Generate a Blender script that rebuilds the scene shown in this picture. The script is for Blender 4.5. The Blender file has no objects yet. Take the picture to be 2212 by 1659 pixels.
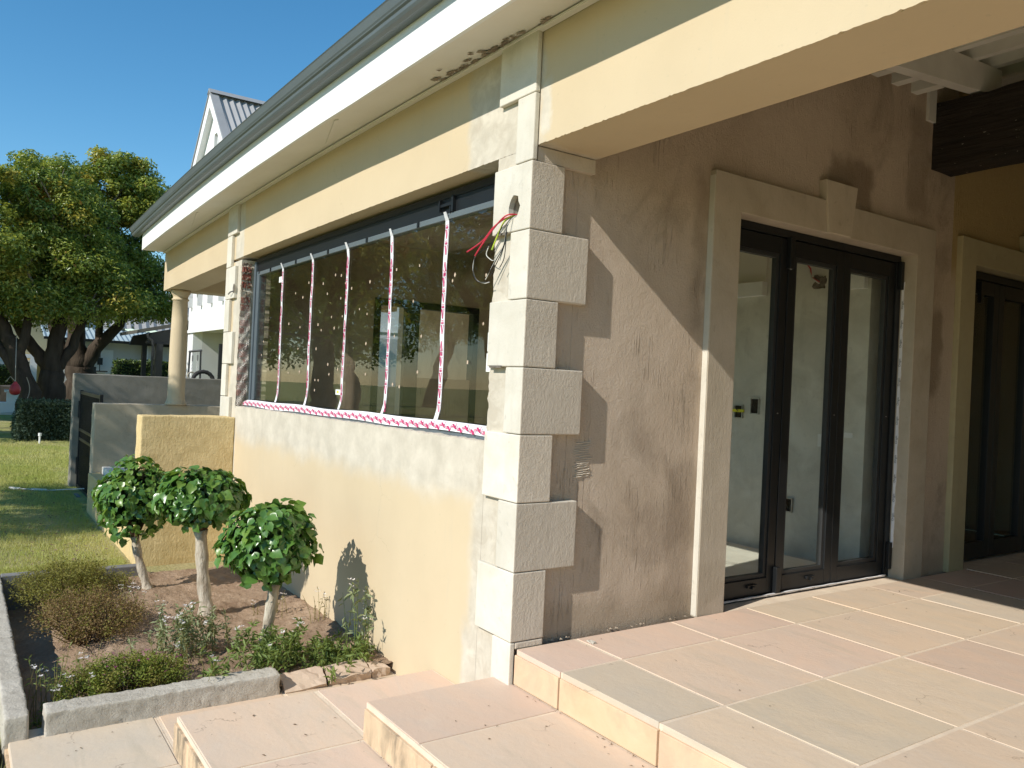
import bpy, bmesh, math, random
import numpy as np
from mathutils import Vector, Matrix

random.seed(7)
rng = np.random.default_rng(7)
S = bpy.context.scene
COL = S.collection

# ------------------------------------------------------------------ camera
cam_d = bpy.data.cameras.new('camera')
cam = bpy.data.objects.new('camera', cam_d)
COL.objects.link(cam)
S.camera = cam
cam_d.sensor_width = 36.0
cam_d.lens = 36.0 * 1745.0 / 2212.0
cam_d.clip_start = 0.05
cam_d.clip_end = 800.0
_r = Vector((0.56695, 0.82245, 0.04635)).normalized()
_f = Vector((-0.82341, 0.56745, 0.00283)).normalized()
_u = _r.cross(_f).normalized()
_f = _u.cross(_r).normalized()
cam.matrix_world = Matrix(((_r.x, _u.x, -_f.x, 3.25699),
                           (_r.y, _u.y, -_f.y, -2.33516),
                           (_r.z, _u.z, -_f.z, 1.3),
                           (0, 0, 0, 1)))

# ------------------------------------------------------------------ light
SUN_DIR = Vector((-0.20, 1.0, -0.73)).normalized()      # the way the sunlight travels
sun_el = math.asin(-SUN_DIR.z)
sun_az = math.atan2(-SUN_DIR.x, -SUN_DIR.y)
W = bpy.data.worlds.new('World')
S.world = W
W.use_nodes = True
wn = W.node_tree
sky = wn.nodes.new('ShaderNodeTexSky')
sky.sky_type = 'NISHITA'
sky.sun_disc = False
sky.sun_elevation = sun_el
sky.sun_rotation = sun_az
sky.altitude = 50
sky.air_density = 1.0
sky.dust_density = 0.0
sky.ozone_density = 3.0
bgn = wn.nodes['Background']
bgn.inputs['Strength'].default_value = 0.106
hsv = wn.nodes.new('ShaderNodeHueSaturation')
hsv.inputs['Saturation'].default_value = 1.26
hsv.inputs['Hue'].default_value = .490
wn.links.new(sky.outputs[0], hsv.inputs['Color'])
wn.links.new(hsv.outputs[0], bgn.inputs['Color'])
sl = bpy.data.lights.new('sun', 'SUN')
sl.energy = 3.5
sl.angle = math.radians(0.5)
sl.color = (1.0, 0.955, 0.88)
so = bpy.data.objects.new('sun', sl)
so.rotation_euler = SUN_DIR.to_track_quat('-Z', 'Y').to_euler()
so.location = (5, -20, 15)
COL.objects.link(so)
S.view_settings.view_transform = 'Standard'
S.view_settings.look = 'None'
S.view_settings.gamma = 1.0
S.view_settings.exposure = 0.6
S.view_settings.use_curve_mapping = False

# ------------------------------------------------------------------ materials
class N:
    """small node-tree writer"""
    def __init__(s, name):
        s.m = bpy.data.materials.new(name)
        s.m.use_nodes = True
        s.t = s.m.node_tree
        s.b = s.t.nodes['Principled BSDF']
        s._p = None
    def node(s, kind, **kw):
        n = s.t.nodes.new('ShaderNode' + kind)
        for k, v in kw.items():
            setattr(n, k, v)
        return n
    def put(s, sock, v):
        if v is None: return
        if hasattr(v, 'is_output'):
            s.t.links.new(v, sock)
        elif isinstance(v, (tuple, list)) and len(v) == 3 and sock.type == 'RGBA':
            sock.default_value = (*v, 1)
        else:
            sock.default_value = v
    def pos(s):
        if s._p is None:
            s._p = s.node('NewGeometry').outputs['Position']
        return s._p
    def mapped(s, scale=(1, 1, 1), vec=None):
        n = s.node('Mapping')
        s.put(n.inputs['Vector'], vec or s.pos())
        n.inputs['Scale'].default_value = scale
        return n.outputs[0]
    def noise(s, scale, detail=4, rough=.55, vec=None, dist=0, out='Fac'):
        n = s.node('TexNoise')
        s.put(n.inputs['Vector'], vec or s.pos())
        n.inputs['Scale'].default_value = scale
        n.inputs['Detail'].default_value = detail
        n.inputs['Roughness'].default_value = rough
        n.inputs['Distortion'].default_value = dist
        return n.outputs[out]
    def math(s, op, a, b=0.0, c=None, clamp=False):
        n = s.node('Math', operation=op)
        n.use_clamp = clamp
        s.put(n.inputs[0], a); s.put(n.inputs[1], b)
        if c is not None: s.put(n.inputs[2], c)
        return n.outputs[0]
    def step(s, v, lo, hi):
        n = s.node('MapRange')
        n.interpolation_type = 'SMOOTHSTEP'
        s.put(n.inputs[0], v); n.inputs[1].default_value = lo; n.inputs[2].default_value = hi
        return n.outputs[0]
    def ramp(s, v, lo, hi):
        n = s.node('MapRange')
        s.put(n.inputs[0], v); n.inputs[1].default_value = lo; n.inputs[2].default_value = hi
        return n.outputs[0]
    def mix(s, f, a, b, mode='MIX'):
        n = s.node('Mix', data_type='RGBA', blend_type=mode)
        s.put(n.inputs[0], f); s.put(n.inputs[6], a); s.put(n.inputs[7], b)
        return n.outputs[2]
    def xyz(s, v=None):
        n = s.node('SeparateXYZ'); s.put(n.inputs[0], v or s.pos())
        return n.outputs
    def band(s, v, lo, hi, soft):
        a = s.step(v, lo - soft, lo + soft)
        b = s.step(v, hi - soft, hi + soft)
        return s.math('MULTIPLY', a, s.math('SUBTRACT', 1.0, b))
    def warp(s, amt, scale=2.5, detail=5):
        n = s.noise(scale, detail, .6, out='Color')
        v = s.node('VectorMath', operation='MULTIPLY_ADD')
        s.put(v.inputs[0], n); v.inputs[1].default_value = (amt, amt, amt)
        sub = s.node('VectorMath', operation='SUBTRACT')
        s.put(sub.inputs[0], s.pos()); sub.inputs[1].default_value = (amt / 2,) * 3
        s.put(v.inputs[2], sub.outputs[0])
        return v.outputs[0]
    def bump(s, h, strength=.3, dist=.01, prev=None):
        n = s.node('Bump')
        n.inputs['Strength'].default_value = strength
        n.inputs['Distance'].default_value = dist
        s.put(n.inputs['Height'], h)
        if prev is not None: s.put(n.inputs['Normal'], prev)
        return n.outputs[0]
    def done(s, color, rough=.85, spec=.25, normal=None, metal=0.0):
        s.put(s.b.inputs['Base Color'], color)
        s.put(s.b.inputs['Roughness'], rough)
        s.b.inputs['Specular IOR Level'].default_value = spec
        s.b.inputs['Metallic'].default_value = metal
        if normal is not None: s.put(s.b.inputs['Normal'], normal)
        return s.m

def simple(name, c1, c2=None, scale=4.0, rough=.8, spec=.25, bump=.15, bscale=80, stretch=(1, 1, 1), metal=0, bdist=.004):
    n = N(name)
    c2 = c2 or tuple(x * .8 for x in c1)
    v = n.mapped(stretch)
    f = n.ramp(n.noise(scale, 5, .6, v), .32, .68)
    col = n.mix(f, c1, c2)
    nor = n.bump(n.noise(bscale, 4, .6, v), bump, bdist) if bump else None
    return n.done(col, rough, spec, nor, metal)

M = {}
# painted yellow render with fresh plaster patches round window and corner
def mat_wall_yellow():
    n = N('yellow_render')
    w = n.xyz(n.warp(.22, 3.2, 6))
    w2 = n.xyz(n.warp(.10, 9, 4))
    big = n.noise(1.3, 4, .6)
    base = n.mix(n.ramp(big, .3, .7), (.585, .473, .315), (.54, .433, .285))
    stv = n.mapped((14, 14, 1.2))
    streak = n.ramp(n.noise(1.0, 4, .6, stv), .60, .74)
    base = n.mix(n.math('MULTIPLY', streak, .34), base, (.50, .43, .31))
    # apron under the window
    apron = n.math('MULTIPLY', n.band(w[0], -5.0, -.2, .12), n.band(w[2], .66, 1.2, .09))
    hard = n.math('MULTIPLY', n.band(w2[0], -5.3, -.2, .05), n.band(w2[2], .80, 1.2, .04))
    # strip beside the corner blocks
    strip = n.math('MULTIPLY', n.band(w[0], -.455, .02, .05), n.band(w[2], -.2, 2.75, .05))
    top = n.math('MULTIPLY', n.band(w[0], -.66, .02, .04), n.band(w[2], 2.38, 3.05, .05))
    foot = n.math('MULTIPLY', n.band(w2[0], -.50, .02, .03), n.band(w2[2], -.7, .02, .10))
    rs = n.math('MULTIPLY', n.band(w2[0], .0, .09, .02), n.band(w2[2], 2.55, 2.80, .03))
    far = n.band(w2[0], -5.25, -4.98, .02)
    m = n.math('ADD', apron, hard, clamp=True)
    for k in (strip, top, foot, rs, far):
        m = n.math('MAXIMUM', m, k)
    pl = n.mix(n.ramp(n.noise(5, 5, .65), .35, .65), (.61, .55, .45), (.48, .43, .345))
    lumps = n.ramp(n.noise(8, 5, .6, dist=.9), .44, .64)
    dk = n.math('MULTIPLY', lumps, n.math('MAXIMUM', strip, top))
    pl = n.mix(n.math('MULTIPLY', dk, .62), pl, (.43, .37, .285))
    col = n.mix(m, base, pl)
    fine = n.noise(130, 3, .6)
    brush = n.noise(22, 4, .6, n.mapped((1, 1, .25)))
    crk = n.node('TexVoronoi', feature='DISTANCE_TO_EDGE')
    n.put(crk.inputs['Vector'], n.warp(.3, 4, 5)); crk.inputs['Scale'].default_value = 1.3
    ck = n.math('MULTIPLY', n.math('SUBTRACT', 1.0, n.step(crk.outputs['Distance'], .0008, .004)), n.ramp(n.noise(1.7, 2, .5), .55, .62))
    col = n.mix(n.math('MULTIPLY', ck, .35), col, (.36, .29, .19))
    spot = n.ramp(n.noise(38, 2, .5), .68, .75)
    col = n.mix(n.math('MULTIPLY', spot, .38), col, (.45, .38, .26))
    nor = n.bump(fine, .12, .004)
    nor = n.bump(brush, .10, .012, nor)
    nor = n.bump(n.math('MULTIPLY', lumps, m), .10, .006, nor)
    return n.done(col, .88, .2, nor)
M['yellow'] = mat_wall_yellow()

def mat_beam():
    n = N('yellow_beam_render')
    f = n.ramp(n.noise(1.6, 4, .6), .3, .7)
    col = n.mix(f, (.585, .473, .315), (.535, .427, .28))
    spot = n.ramp(n.noise(30, 2, .5), .68, .75)
    col = n.mix(n.math('MULTIPLY', spot, .2), col, (.5, .42, .28))
    nor = n.bump(n.noise(90, 5, .7), .45, .008)
    nor = n.bump(n.noise(12, 3, .5), .1, .02, nor)
    return n.done(col, .88, .2, nor)
M['beam'] = mat_beam()

def mat_brown():
    n = N('brown_render')
    w = n.xyz(n.warp(.35, 2.0, 6))
    big = n.ramp(n.noise(1.1, 5, .6, dist=.6), .36, .66)
    col = n.mix(big, (.61, .495, .385), (.50, .395, .295))
    damp = n.ramp(n.noise(1.6, 6, .62, n.mapped((1, 1, .8)), dist=.7), .55, .66)
    col = n.mix(n.math('MULTIPLY', damp, .42), col, (.25, .19, .135))
    pale = n.ramp(n.noise(3.1, 5, .6, n.mapped((1, 1, .7)), dist=.8), .63, .72)
    col = n.mix(n.math('MULTIPLY', pale, .30), col, (.50, .41, .31))
    p = n.xyz()
    ws = n.xyz(n.warp(.30, 3.4, 6))
    st = None
    for (a, b, c, d, k) in ((2.42, 2.95, 2.66, 2.98, .75), (1.16, 1.29, 1.7, 2.62, .45), (3.72, 3.98, 1.35, 2.05, .7), (3.40, 3.72, 2.75, 3.55, .45), (1.05, 1.30, -.1, .9, .4)):
        q = n.math('MULTIPLY', n.math('MULTIPLY', n.band(ws[1], a, b, .05), n.band(ws[2], c, d, .07)), k)
        st = q if st is None else n.math('MAXIMUM', st, q)
    col = n.mix(st, col, (.235, .175, .12))
    pp = n.math('MULTIPLY', n.band(ws[1], 1.9, 2.40, .10), n.band(ws[2], 2.70, 2.86, .05))
    col = n.mix(n.math('MULTIPLY', pp, .45), col, (.56, .46, .36))
    yel = n.math('MULTIPLY', n.step(p[1], 4.08, 4.10), n.step(p[2], 2.2, 2.5))
    col = n.mix(yel, col, (.44, .32, .15))
    low = n.band(w[2], -.1, .16, .06)
    col = n.mix(n.math('MULTIPLY', low, .35), col, (.27, .215, .14))
    v1 = n.noise(42, 5, .75, n.mapped((1, 1, .38)), dist=.5)
    v2 = n.ramp(n.noise(75, 3, .6, n.mapped((1, 1, .07))), .57, .72)
    patch = n.ramp(n.noise(4, 3, .5), .50, .62)
    nor = n.bump(n.noise(100, 5, .75), .9, .009)
    nor = n.bump(v1, .42, .010, nor)
    nor = n.bump(n.noise(9, 4, .6), .25, .03, nor)
    nor = n.bump(n.math('MULTIPLY', v2, patch), .8, .009, nor)
    return n.done(col, .92, .15, nor)
M['brown'] = mat_brown()

def mat_plaster(name, a, b, bump=.35, vert=.3, bs=80):
    n = N(name)
    f = n.ramp(n.noise(3.5, 5, .62, dist=.5), .34, .66)
    col = n.mix(f, a, b)
    oi = n.node('ObjectInfo')
    hv = n.node('HueSaturation'); n.put(hv.inputs['Color'], col); n.put(hv.inputs['Value'], n.math('MULTIPLY_ADD', oi.outputs['Random'], .16, .91))
    col = hv.outputs[0]
    dirt = n.ramp(n.noise(19, 5, .65, dist=.6), .60, .70)
    col = n.mix(n.math('MULTIPLY', dirt, .35), col, tuple(x * .66 for x in b))
    st = n.ramp(n.noise(9, 4, .6, n.mapped((1, 1, .15))), .58, .72)
    col = n.mix(n.math('MULTIPLY', st, .25), col, tuple(x * .72 for x in b))
    nor = n.bump(n.noise(bs, 4, .7), bump, .007)
    nor = n.bump(n.noise(40, 4, .7, n.mapped((1, 1, vert))), bump, .008, nor)
    return n.done(col, .9, .18, nor)
M['quoin'] = mat_plaster('grey_cement', (.67, .625, .535), (.57, .525, .435), .22)
M['quoin_rough'] = mat_plaster('rough_cement', (.62, .54, .44), (.55, .47, .375), .42, .55)
M['surround'] = mat_plaster('beige_surround', (.53, .455, .355), (.45, .38, .285), .3)
M['surround_olive'] = mat_plaster('olive_surround', (.42, .36, .215), (.38, .32, .19), .2)
M['low_wall'] = mat_plaster('ochre_render', (.64, .495, .26), (.56, .42, .205), 1.0, .35, 42)
M['grey_wall'] = mat_plaster('grey_wall_render', (.29, .265, .22), (.225, .205, .165), .3)
M['beige_wall'] = mat_plaster('beige_wall_render', (.54, .46, .335), (.45, .38, .275), .35)
M['room_wall'] = mat_plaster('room_plaster', (.72, .70, .63), (.55, .53, .465), .2)
M['screed'] = simple('floor_screed', (.78, .76, .70), (.66, .645, .59), 3, .9, .15, .2, 60)
M['white'] = simple('white_paint', (.80, .80, .78), (.74, .74, .72), 1.5, .6, .3, .06, 40)
M['soffit'] = simple('cream_paint', (.77, .735, .66), (.71, .67, .59), 1.8, .75, .2, .1, 40)
M['white_timber'] = simple('white_timber', (.72, .70, .63), (.60, .58, .52), 2.5, .65, .3, .2, 50, (1, 1, 1))
M['dark_timber_plain'] = simple('dark_timber', (.014, .011, .009), (.030, .023, .018), 3.0, .75, .3, .9, 16, (.25, 3, 3), 0, .02)
def mat_timber():
    n = N('dark_timber')
    g = n.noise(4, 6, .65, n.mapped((.35, 5, 5)), dist=.6)
    col = n.mix(n.ramp(g, .35, .65), (.014, .011, .009), (.034, .026, .02))
    sp = n.ramp(n.noise(34, 2, .5, n.mapped((.7, 1, 1.6))), .715, .74)
    col = n.mix(n.math('MULTIPLY', sp, .7), col, (.42, .38, .31))
    nor = n.bump(g, 1.0, .03)
    nor = n.bump(n.noise(24, 5, .7, n.mapped((.2, 2, 2))), .8, .012, nor)
    return n.done(col, .75, .3, nor)
M['dark_timber'] = mat_timber()
M['gutter'] = simple('gutter_blue_grey', (.125, .148, .155), (.11, .13, .138), 2, .38, .45, .03, 20)
M['black'] = simple('black_aluminium', (.011, .0125, .014), (.009, .010, .011), 3, .42, .4, 0)
M['grey_alu'] = simple('grey_aluminium', (.11, .135, .15), (.09, .11, .125), 3, .4, .45, 0)
M['steel'] = simple('bright_wire', (.55, .54, .50), (.35, .33, .30), 30, .45, .5, 0, metal=.6)
M['brick'] = simple('red_brick', (.30, .105, .075), (.20, .075, .055), 12, .95, .1, .8, 45)
M['mortar'] = simple('rough_mortar', (.33, .265, .205), (.20, .155, .12), 9, .95, .1, .9, 30, bdist=.02)
M['film'] = simple('white_film', (.80, .79, .80), (.72, .71, .72), 20, .5, .3, .1, 60)
M['print'] = simple('magenta_print', (.62, .03, .16), (.55, .03, .14), 20, .5, .3, 0)
M['print_black'] = simple('black_print', (.02, .02, .02), (.02, .02, .02), 20, .5, .3, 0)
M['foam'] = simple('cork_pad', (.58, .45, .33), (.46, .36, .26), 60, .8, .1, 0)
M['label'] = simple('white_label', (.80, .80, .76), (.74, .74, .7), 20, .6, .2, 0)
M['yellow_print'] = simple('yellow_print', (.75, .70, .05), None, 20, .6, .2, 0)
M['red_cable'] = simple('red_cable', (.55, .03, .06), (.48, .03, .05), 10, .4, .4, 0)
M['green_cable'] = simple('yellow_green_cable', (.55, .60, .05), (.30, .45, .05), 25, .4, .4, 0)
M['black_cable'] = simple('black_cable', (.02, .02, .02), None, 10, .4, .4, 0)
M['white_cable'] = simple('white_cable', (.6, .58, .52), None, 10, .4, .4, 0)
M['hole'] = simple('broken_brickwork', (.10, .085, .07), (.22, .19, .155), 40, .95, .1, .8, 60)
M['rust_stone'] = simple('sandstone_flag', (.56, .44, .33), (.46, .34, .25), 6, .9, .15, .5, 35)

def mat_granite():
    n = N('rough_granite')
    f = n.ramp(n.noise(5, 6, .65), .35, .65)
    col = n.mix(f, (.56, .51, .43), (.44, .395, .325))
    sp = n.ramp(n.noise(70, 3, .6), .55, .7)
    col = n.mix(n.math('MULTIPLY', sp, .35), col, (.20, .18, .155))
    lich = n.ramp(n.noise(16, 4, .6), .62, .7)
    col = n.mix(n.math('MULTIPLY', lich, .4), col, (.52, .50, .42))
    nor = n.bump(n.noise(45, 7, .75), .8, .012)
    return n.done(col, .93, .15, nor)
M['granite'] = mat_granite()

def mat_tile():
    n = N('sandstone_tile')
    oi = n.node('ObjectInfo')
    base = oi.outputs['Color']
    v = n.mapped((1, 2.2, 2))
    cl = n.ramp(n.noise(1.7, 5, .6, v, dist=1.2), .35, .65)
    hsv = n.node('HueSaturation'); n.put(hsv.inputs['Color'], base)
    hsv.inputs['Hue'].default_value = .503; hsv.inputs['Saturation'].default_value = .85; hsv.inputs['Value'].default_value = .92
    col = n.mix(n.math('MULTIPLY', cl, .9), base, hsv.outputs[0])
    band = n.ramp(n.noise(2.2, 4, .6, n.mapped((.6, 3.4, 3)), dist=.8), .56, .70)
    col = n.mix(n.math('MULTIPLY', band, .36), col, (.42, .37, .28))
    pale = n.ramp(n.noise(6, 5, .65, dist=.4), .58, .75)
    col = n.mix(n.math('MULTIPLY', pale, .28), col, (.66, .55, .44))
    spk = n.ramp(n.noise(46, 2, .5), .72, .77)
    col = n.mix(n.math('MULTIPLY', spk, .4), col, (.27, .19, .13))
    crack = n.node('TexVoronoi', feature='DISTANCE_TO_EDGE')
    n.put(crack.inputs['Vector'], n.warp(.25, 5, 4)); crack.inputs['Scale'].default_value = 2.1
    cm = n.math('SUBTRACT', 1.0, n.step(crack.outputs['Distance'], .002, .008))
    cm = n.math('MULTIPLY', cm, n.ramp(n.noise(2.6, 2, .5), .58, .64))
    col = n.mix(n.math('MULTIPLY', cm, .55), col, (.22, .15, .10))
    nor = n.bump(n.noise(34, 6, .7), .26, .006)
    nor = n.bump(n.noise(4, 4, .55), .25, .02, nor)
    rough = n.ramp(n.noise(8, 4, .6), 0, 1)
    return n.done(col, n.math('MULTIPLY_ADD', rough, .25, .5), .3, nor)
M['tile'] = mat_tile()

def mat_riser():
    n = N('yellow_riser_tile')
    oi = n.node('ObjectInfo')
    base = oi.outputs['Color']
    col = n.mix(n.ramp(n.noise(4, 5, .6, dist=.6), .35, .65), base, (.66, .47, .30))
    p = n.xyz()
    rust = n.ramp(n.noise(3.3, 4, .6, dist=.8), .52, .68)
    col = n.mix(n.math('MULTIPLY', rust, .45), col, (.50, .29, .19))
    gr = n.ramp(n.noise(7, 4, .6), .58, .72)
    col = n.mix(n.math('MULTIPLY', gr, .30), col, (.36, .31, .22))
    run = n.ramp(n.noise(11, 5, .65, n.mapped((1, 1, .30)), dist=.4), .42, .60)
    old = n.math('MULTIPLY', n.math('SUBTRACT', 1.0, n.step(p[2], -.19, -.172)), n.ramp(n.noise(2.2, 3, .5), .30, .5))
    col = n.mix(n.math('MULTIPLY', n.math('MULTIPLY', run, old), .85), col, (.17, .14, .10))
    nor = n.bump(n.noise(40, 5, .6), .3, .006)
    return n.done(col, .8, .2, nor)
M['riser'] = mat_riser()
M['joint'] = simple('joint_mortar', (.72, .60, .46), (.62, .50, .38), 9, .92, .15, .4, 60)

def mat_soil():
    n = N('soil')
    f = n.ramp(n.noise(2.5, 6, .65), .35, .66)
    col = n.mix(f, (.44, .315, .215), (.29, .195, .13))
    d = n.ramp(n.noise(14, 5, .65), .52, .68)
    col = n.mix(n.math('MULTIPLY', d, .5), col, (.50, .375, .27))
    nor = n.bump(n.noise(22, 7, .75), .9, .03)
    nor = n.bump(n.noise(90, 4, .7), .6, .01, nor)
    return n.done(col, .97, .05, nor)
M['soil'] = mat_soil()

def mat_lawn():
    n = N('lawn_ground')
    f = n.ramp(n.noise(.9, 5, .6), .40, .60)
    col = n.mix(f, (.31, .34, .095), (.46, .42, .19))
    p = n.xyz(n.warp(1.2, 1.2, 4))
    dry = n.band(p[0], -8.6, -3.0, .9)
    col = n.mix(n.math('MULTIPLY', dry, .55), col, (.52, .43, .26))
    d = n.ramp(n.noise(30, 4, .7), .4, .7)
    col = n.mix(n.math('MULTIPLY', d, .4), col, (.10, .10, .035))
    nor = n.bump(n.noise(55, 5, .7), .9, .03)
    return n.done(col, .95, .1, nor)
M['lawn'] = mat_lawn()

def mat_leaf(name, c1, c2, rough=.4, spec=.45, trans=.28, scale=5.0, rand=True):
    n = N(name)
    f = n.ramp(n.noise(scale, 3, .6), .35, .65)
    col = n.mix(f, c1, c2)
    n.done(col, rough, spec)
    tr = n.node('BsdfTranslucent')
    n.put(tr.inputs['Color'], n.mix(.5, col, (c1[0] * 1.6, c1[1] * 1.5, c1[2] * .6)))
    mx = n.node('MixShader'); mx.inputs[0].default_value = trans
    n.t.links.new(n.b.outputs[0], mx.inputs[1]); n.t.links.new(tr.outputs[0], mx.inputs[2])
    n.t.links.new(mx.outputs[0], n.t.nodes['Material Output'].inputs[0])
    return n.m
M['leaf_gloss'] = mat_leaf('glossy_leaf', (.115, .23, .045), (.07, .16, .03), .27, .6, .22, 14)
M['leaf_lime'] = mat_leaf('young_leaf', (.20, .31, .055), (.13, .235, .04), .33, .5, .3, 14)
M['leaf_shaded'] = mat_leaf('shaded_inner_leaf', (.035, .070, .014), (.022, .05, .010), .4, .4, .15, 14)  # darker leaf green holds the shade inside the crown
M['tree_dark'] = mat_leaf('tree_leaf_dark', (.20, .27, .06), (.145, .21, .045), .34, .5, .4, 1.0)
M['tree_mid'] = mat_leaf('tree_leaf_olive', (.36, .40, .085), (.27, .33, .065), .34, .5, .4, 1.0)
M['tree_yellow'] = mat_leaf('tree_leaf_yellow', (.46, .39, .065), (.36, .32, .055), .45, .35, .35, 1.0)
M['tree_rust'] = mat_leaf('tree_leaf_rust', (.34, .19, .045), (.22, .13, .035), .5, .3, .3, 1.0)
M['shrub_olive'] = mat_leaf('heath_olive', (.27, .25, .06), (.18, .17, .04), .6, .2, .3, 9)
M['shrub_brown'] = mat_leaf('heath_brown', (.30, .20, .09), (.21, .14, .06), .65, .2, .25, 9)
M['shrub_green'] = mat_leaf('heath_green', (.25, .29, .05), (.14, .19, .035), .55, .25, .3, 9)
M['gaura'] = mat_leaf('grey_green_leaf', (.29, .32, .17), (.20, .24, .11), .5, .3, .3, 15)
M['weed'] = mat_leaf('weed_leaf', (.22, .28, .075), (.13, .19, .05), .5, .3, .3, 15)
M['straw'] = mat_leaf('dry_stalk', (.34, .29, .12), (.22, .18, .075), .7, .15, .2, 15)
M['petal'] = mat_leaf('white_petal', (.78, .75, .72), (.72, .66, .66), .6, .2, .3, 15)
M['petal_pink'] = mat_leaf('pink_petal', (.42, .06, .26), (.3, .04, .2), .6, .2, .3, 15)
M['hedge_grey'] = mat_leaf('grey_green_hedge_leaf', (.12, .17, .115), (.075, .115, .07), .6, .25, .2, 2)
M['hedge_dark'] = mat_leaf('dark_hedge_leaf', (.028, .045, .014), (.018, .032, .010), .5, .3, .2, 2)
M['grass'] = mat_leaf('grass_blade', (.36, .40, .11), (.52, .48, .20), .7, .15, .3, 1.1)
M['bark'] = simple('dark_bark', (.085, .066, .05), (.045, .035, .027), 6, .95, .1, .9, 18, (1, 1, .25), bdist=.03)
M['bark_light'] = simple('grey_branch_bark', (.30, .26, .21), (.17, .145, .115), 6, .95, .1, .6, 18, (1, 1, .25), bdist=.02)
M['bark_pale'] = simple('pale_peeling_bark', (.60, .53, .42), (.30, .235, .165), 22, .9, .15, 1.0, 34, (1, 1, .30), bdist=.02)
M['twig'] = simple('twig', (.13, .085, .05), (.08, .05, .03), 20, .9, .1, .3, 60)
M['roof_iron'] = simple('pale_blue_roof_sheet', (.34, .42, .45), (.30, .375, .40), 2, .5, .3, .05, 30)
M['roof_grey'] = simple('grey_roof_sheet', (.34, .335, .33), (.30, .295, .29), 2, .5, .3, .05, 30)
M['charcoal'] = simple('charcoal_steel', (.035, .036, .036), (.028, .029, .029), 3, .5, .35, 0)
M['brown_roof'] = simple('carport_fascia', (.11, .105, .09), (.09, .085, .075), 3, .7, .2, .1, 30)
M['house_white'] = simple('white_house_render', (.80, .80, .79), (.74, .74, .73), 1, .85, .2, .12, 50)
M['house_grey'] = simple('pale_grey_house_render', (.62, .62, .61), (.54, .54, .54), 1, .85, .2, .12, 50)
M['house_cream'] = simple('cream_house_render', (.62, .52, .30), (.55, .45, .26), 1, .85, .2, .12, 50)
M['orange_room'] = simple('warm_timber', (.45, .27, .08), (.30, .17, .05), 5, .7, .2, .2, 20)
M['red_float'] = simple('red_float_plastic', (.38, .035, .04), (.30, .028, .034), 6, .45, .4, .1, 30)
M['rope'] = simple('rope', (.38, .34, .27), None, 30, .9, .1, 0)
M['chain'] = simple('galvanised_chain', (.55, .55, .53), None, 30, .4, .5, 0, metal=.5)
M['rubber'] = simple('tyre_rubber', (.028, .027, .026), (.05, .048, .045), 20, .85, .2, .8, 60)
M['table_wood'] = simple('weathered_table_wood', (.11, .095, .08), (.07, .06, .05), 4, .85, .2, .3, 30)
M['grey_kerb'] = simple('dark_grey_kerb', (.22, .215, .205), (.16, .155, .15), 6, .9, .15, .3, 40)
M['debris'] = simple('dry_leaf_bits', (.13, .085, .05), (.20, .14, .09), 30, .9, .1, 0)
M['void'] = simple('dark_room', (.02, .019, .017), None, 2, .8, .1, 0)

def mat_glass(name, tint, boost):
    n = N(name)
    tr = n.node('BsdfTransparent'); tr.inputs['Color'].default_value = (*tint, 1)
    gl = n.node('BsdfGlossy'); gl.inputs['Roughness'].default_value = 0.0
    gl.inputs['Color'].default_value = (.95, .97, .95, 1)
    lw = n.node('LayerWeight'); lw.inputs['Blend'].default_value = .5
    fac = n.math('MULTIPLY', n.math('MULTIPLY_ADD', n.math('POWER', lw.outputs['Facing'], 5.0), .96, .04), boost, clamp=True)
    mx = n.node('MixShader'); n.put(mx.inputs[0], fac)
    n.t.links.new(tr.outputs[0], mx.inputs[1]); n.t.links.new(gl.outputs[0], mx.inputs[2])
    n.t.links.new(mx.outputs[0], n.t.nodes['Material Output'].inputs[0])
    return n.m
M['glass'] = mat_glass('window_glass', (.89, .895, .86), .9)
M['door_glass'] = mat_glass('door_glass', (.97, .975, .955), .7)

# ------------------------------------------------------------------ mesh helpers
WL = {}                                     # world location of every object
def make(name, verts, faces, mat, parent=None, label=None, cat=None, group=None, kind=None, smooth=False, bevel=0, idx=None, origin=None):
    v = np.asarray(verts, float).reshape(-1, 3)
    if origin is None:
        lo, hi = v.min(0), v.max(0)
        o = np.array([(lo[0] + hi[0]) / 2, (lo[1] + hi[1]) / 2, lo[2]])
    else:
        o = np.asarray(origin, float)
    me = bpy.data.meshes.new(name)
    if isinstance(faces, np.ndarray):
        k = faces.shape[1]; nf = len(faces)
        me.vertices.add(len(v)); me.vertices.foreach_set('co', (v - o).astype(np.float32).ravel())
        me.loops.add(nf * k); me.loops.foreach_set('vertex_index', faces.astype(np.int32).ravel())
        me.polygons.add(nf); me.polygons.foreach_set('loop_start', np.arange(0, nf * k, k, dtype=np.int32))
        me.polygons.foreach_set('loop_total', np.full(nf, k, dtype=np.int32))
        me.update(calc_edges=True)
    else:
        me.from_pydata((v - o).tolist(), [], faces)
    for mm in (mat if isinstance(mat, list) else [mat]):
        me.materials.append(M[mm] if isinstance(mm, str) else mm)
    if idx is not None: me.polygons.foreach_set('material_index', np.asarray(idx, np.int32))
    if smooth: me.polygons.foreach_set('use_smooth', np.ones(len(me.polygons), bool))
    me.validate()
    ob = bpy.data.objects.new(name, me)
    COL.objects.link(ob)
    attach(ob, o, parent)
    tag(ob, label, cat, group, kind)
    if bevel:
        b = ob.modifiers.new('bevel', 'BEVEL'); b.width = bevel; b.segments = 2; b.limit_method = 'ANGLE'
    return ob
def attach(ob, o, parent):
    if parent is not None:
        ob.parent = parent
        ob.location = Vector(o) - WL[parent.name]
    else:
        ob.location = Vector(o)
    WL[ob.name] = Vector(o)
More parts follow.
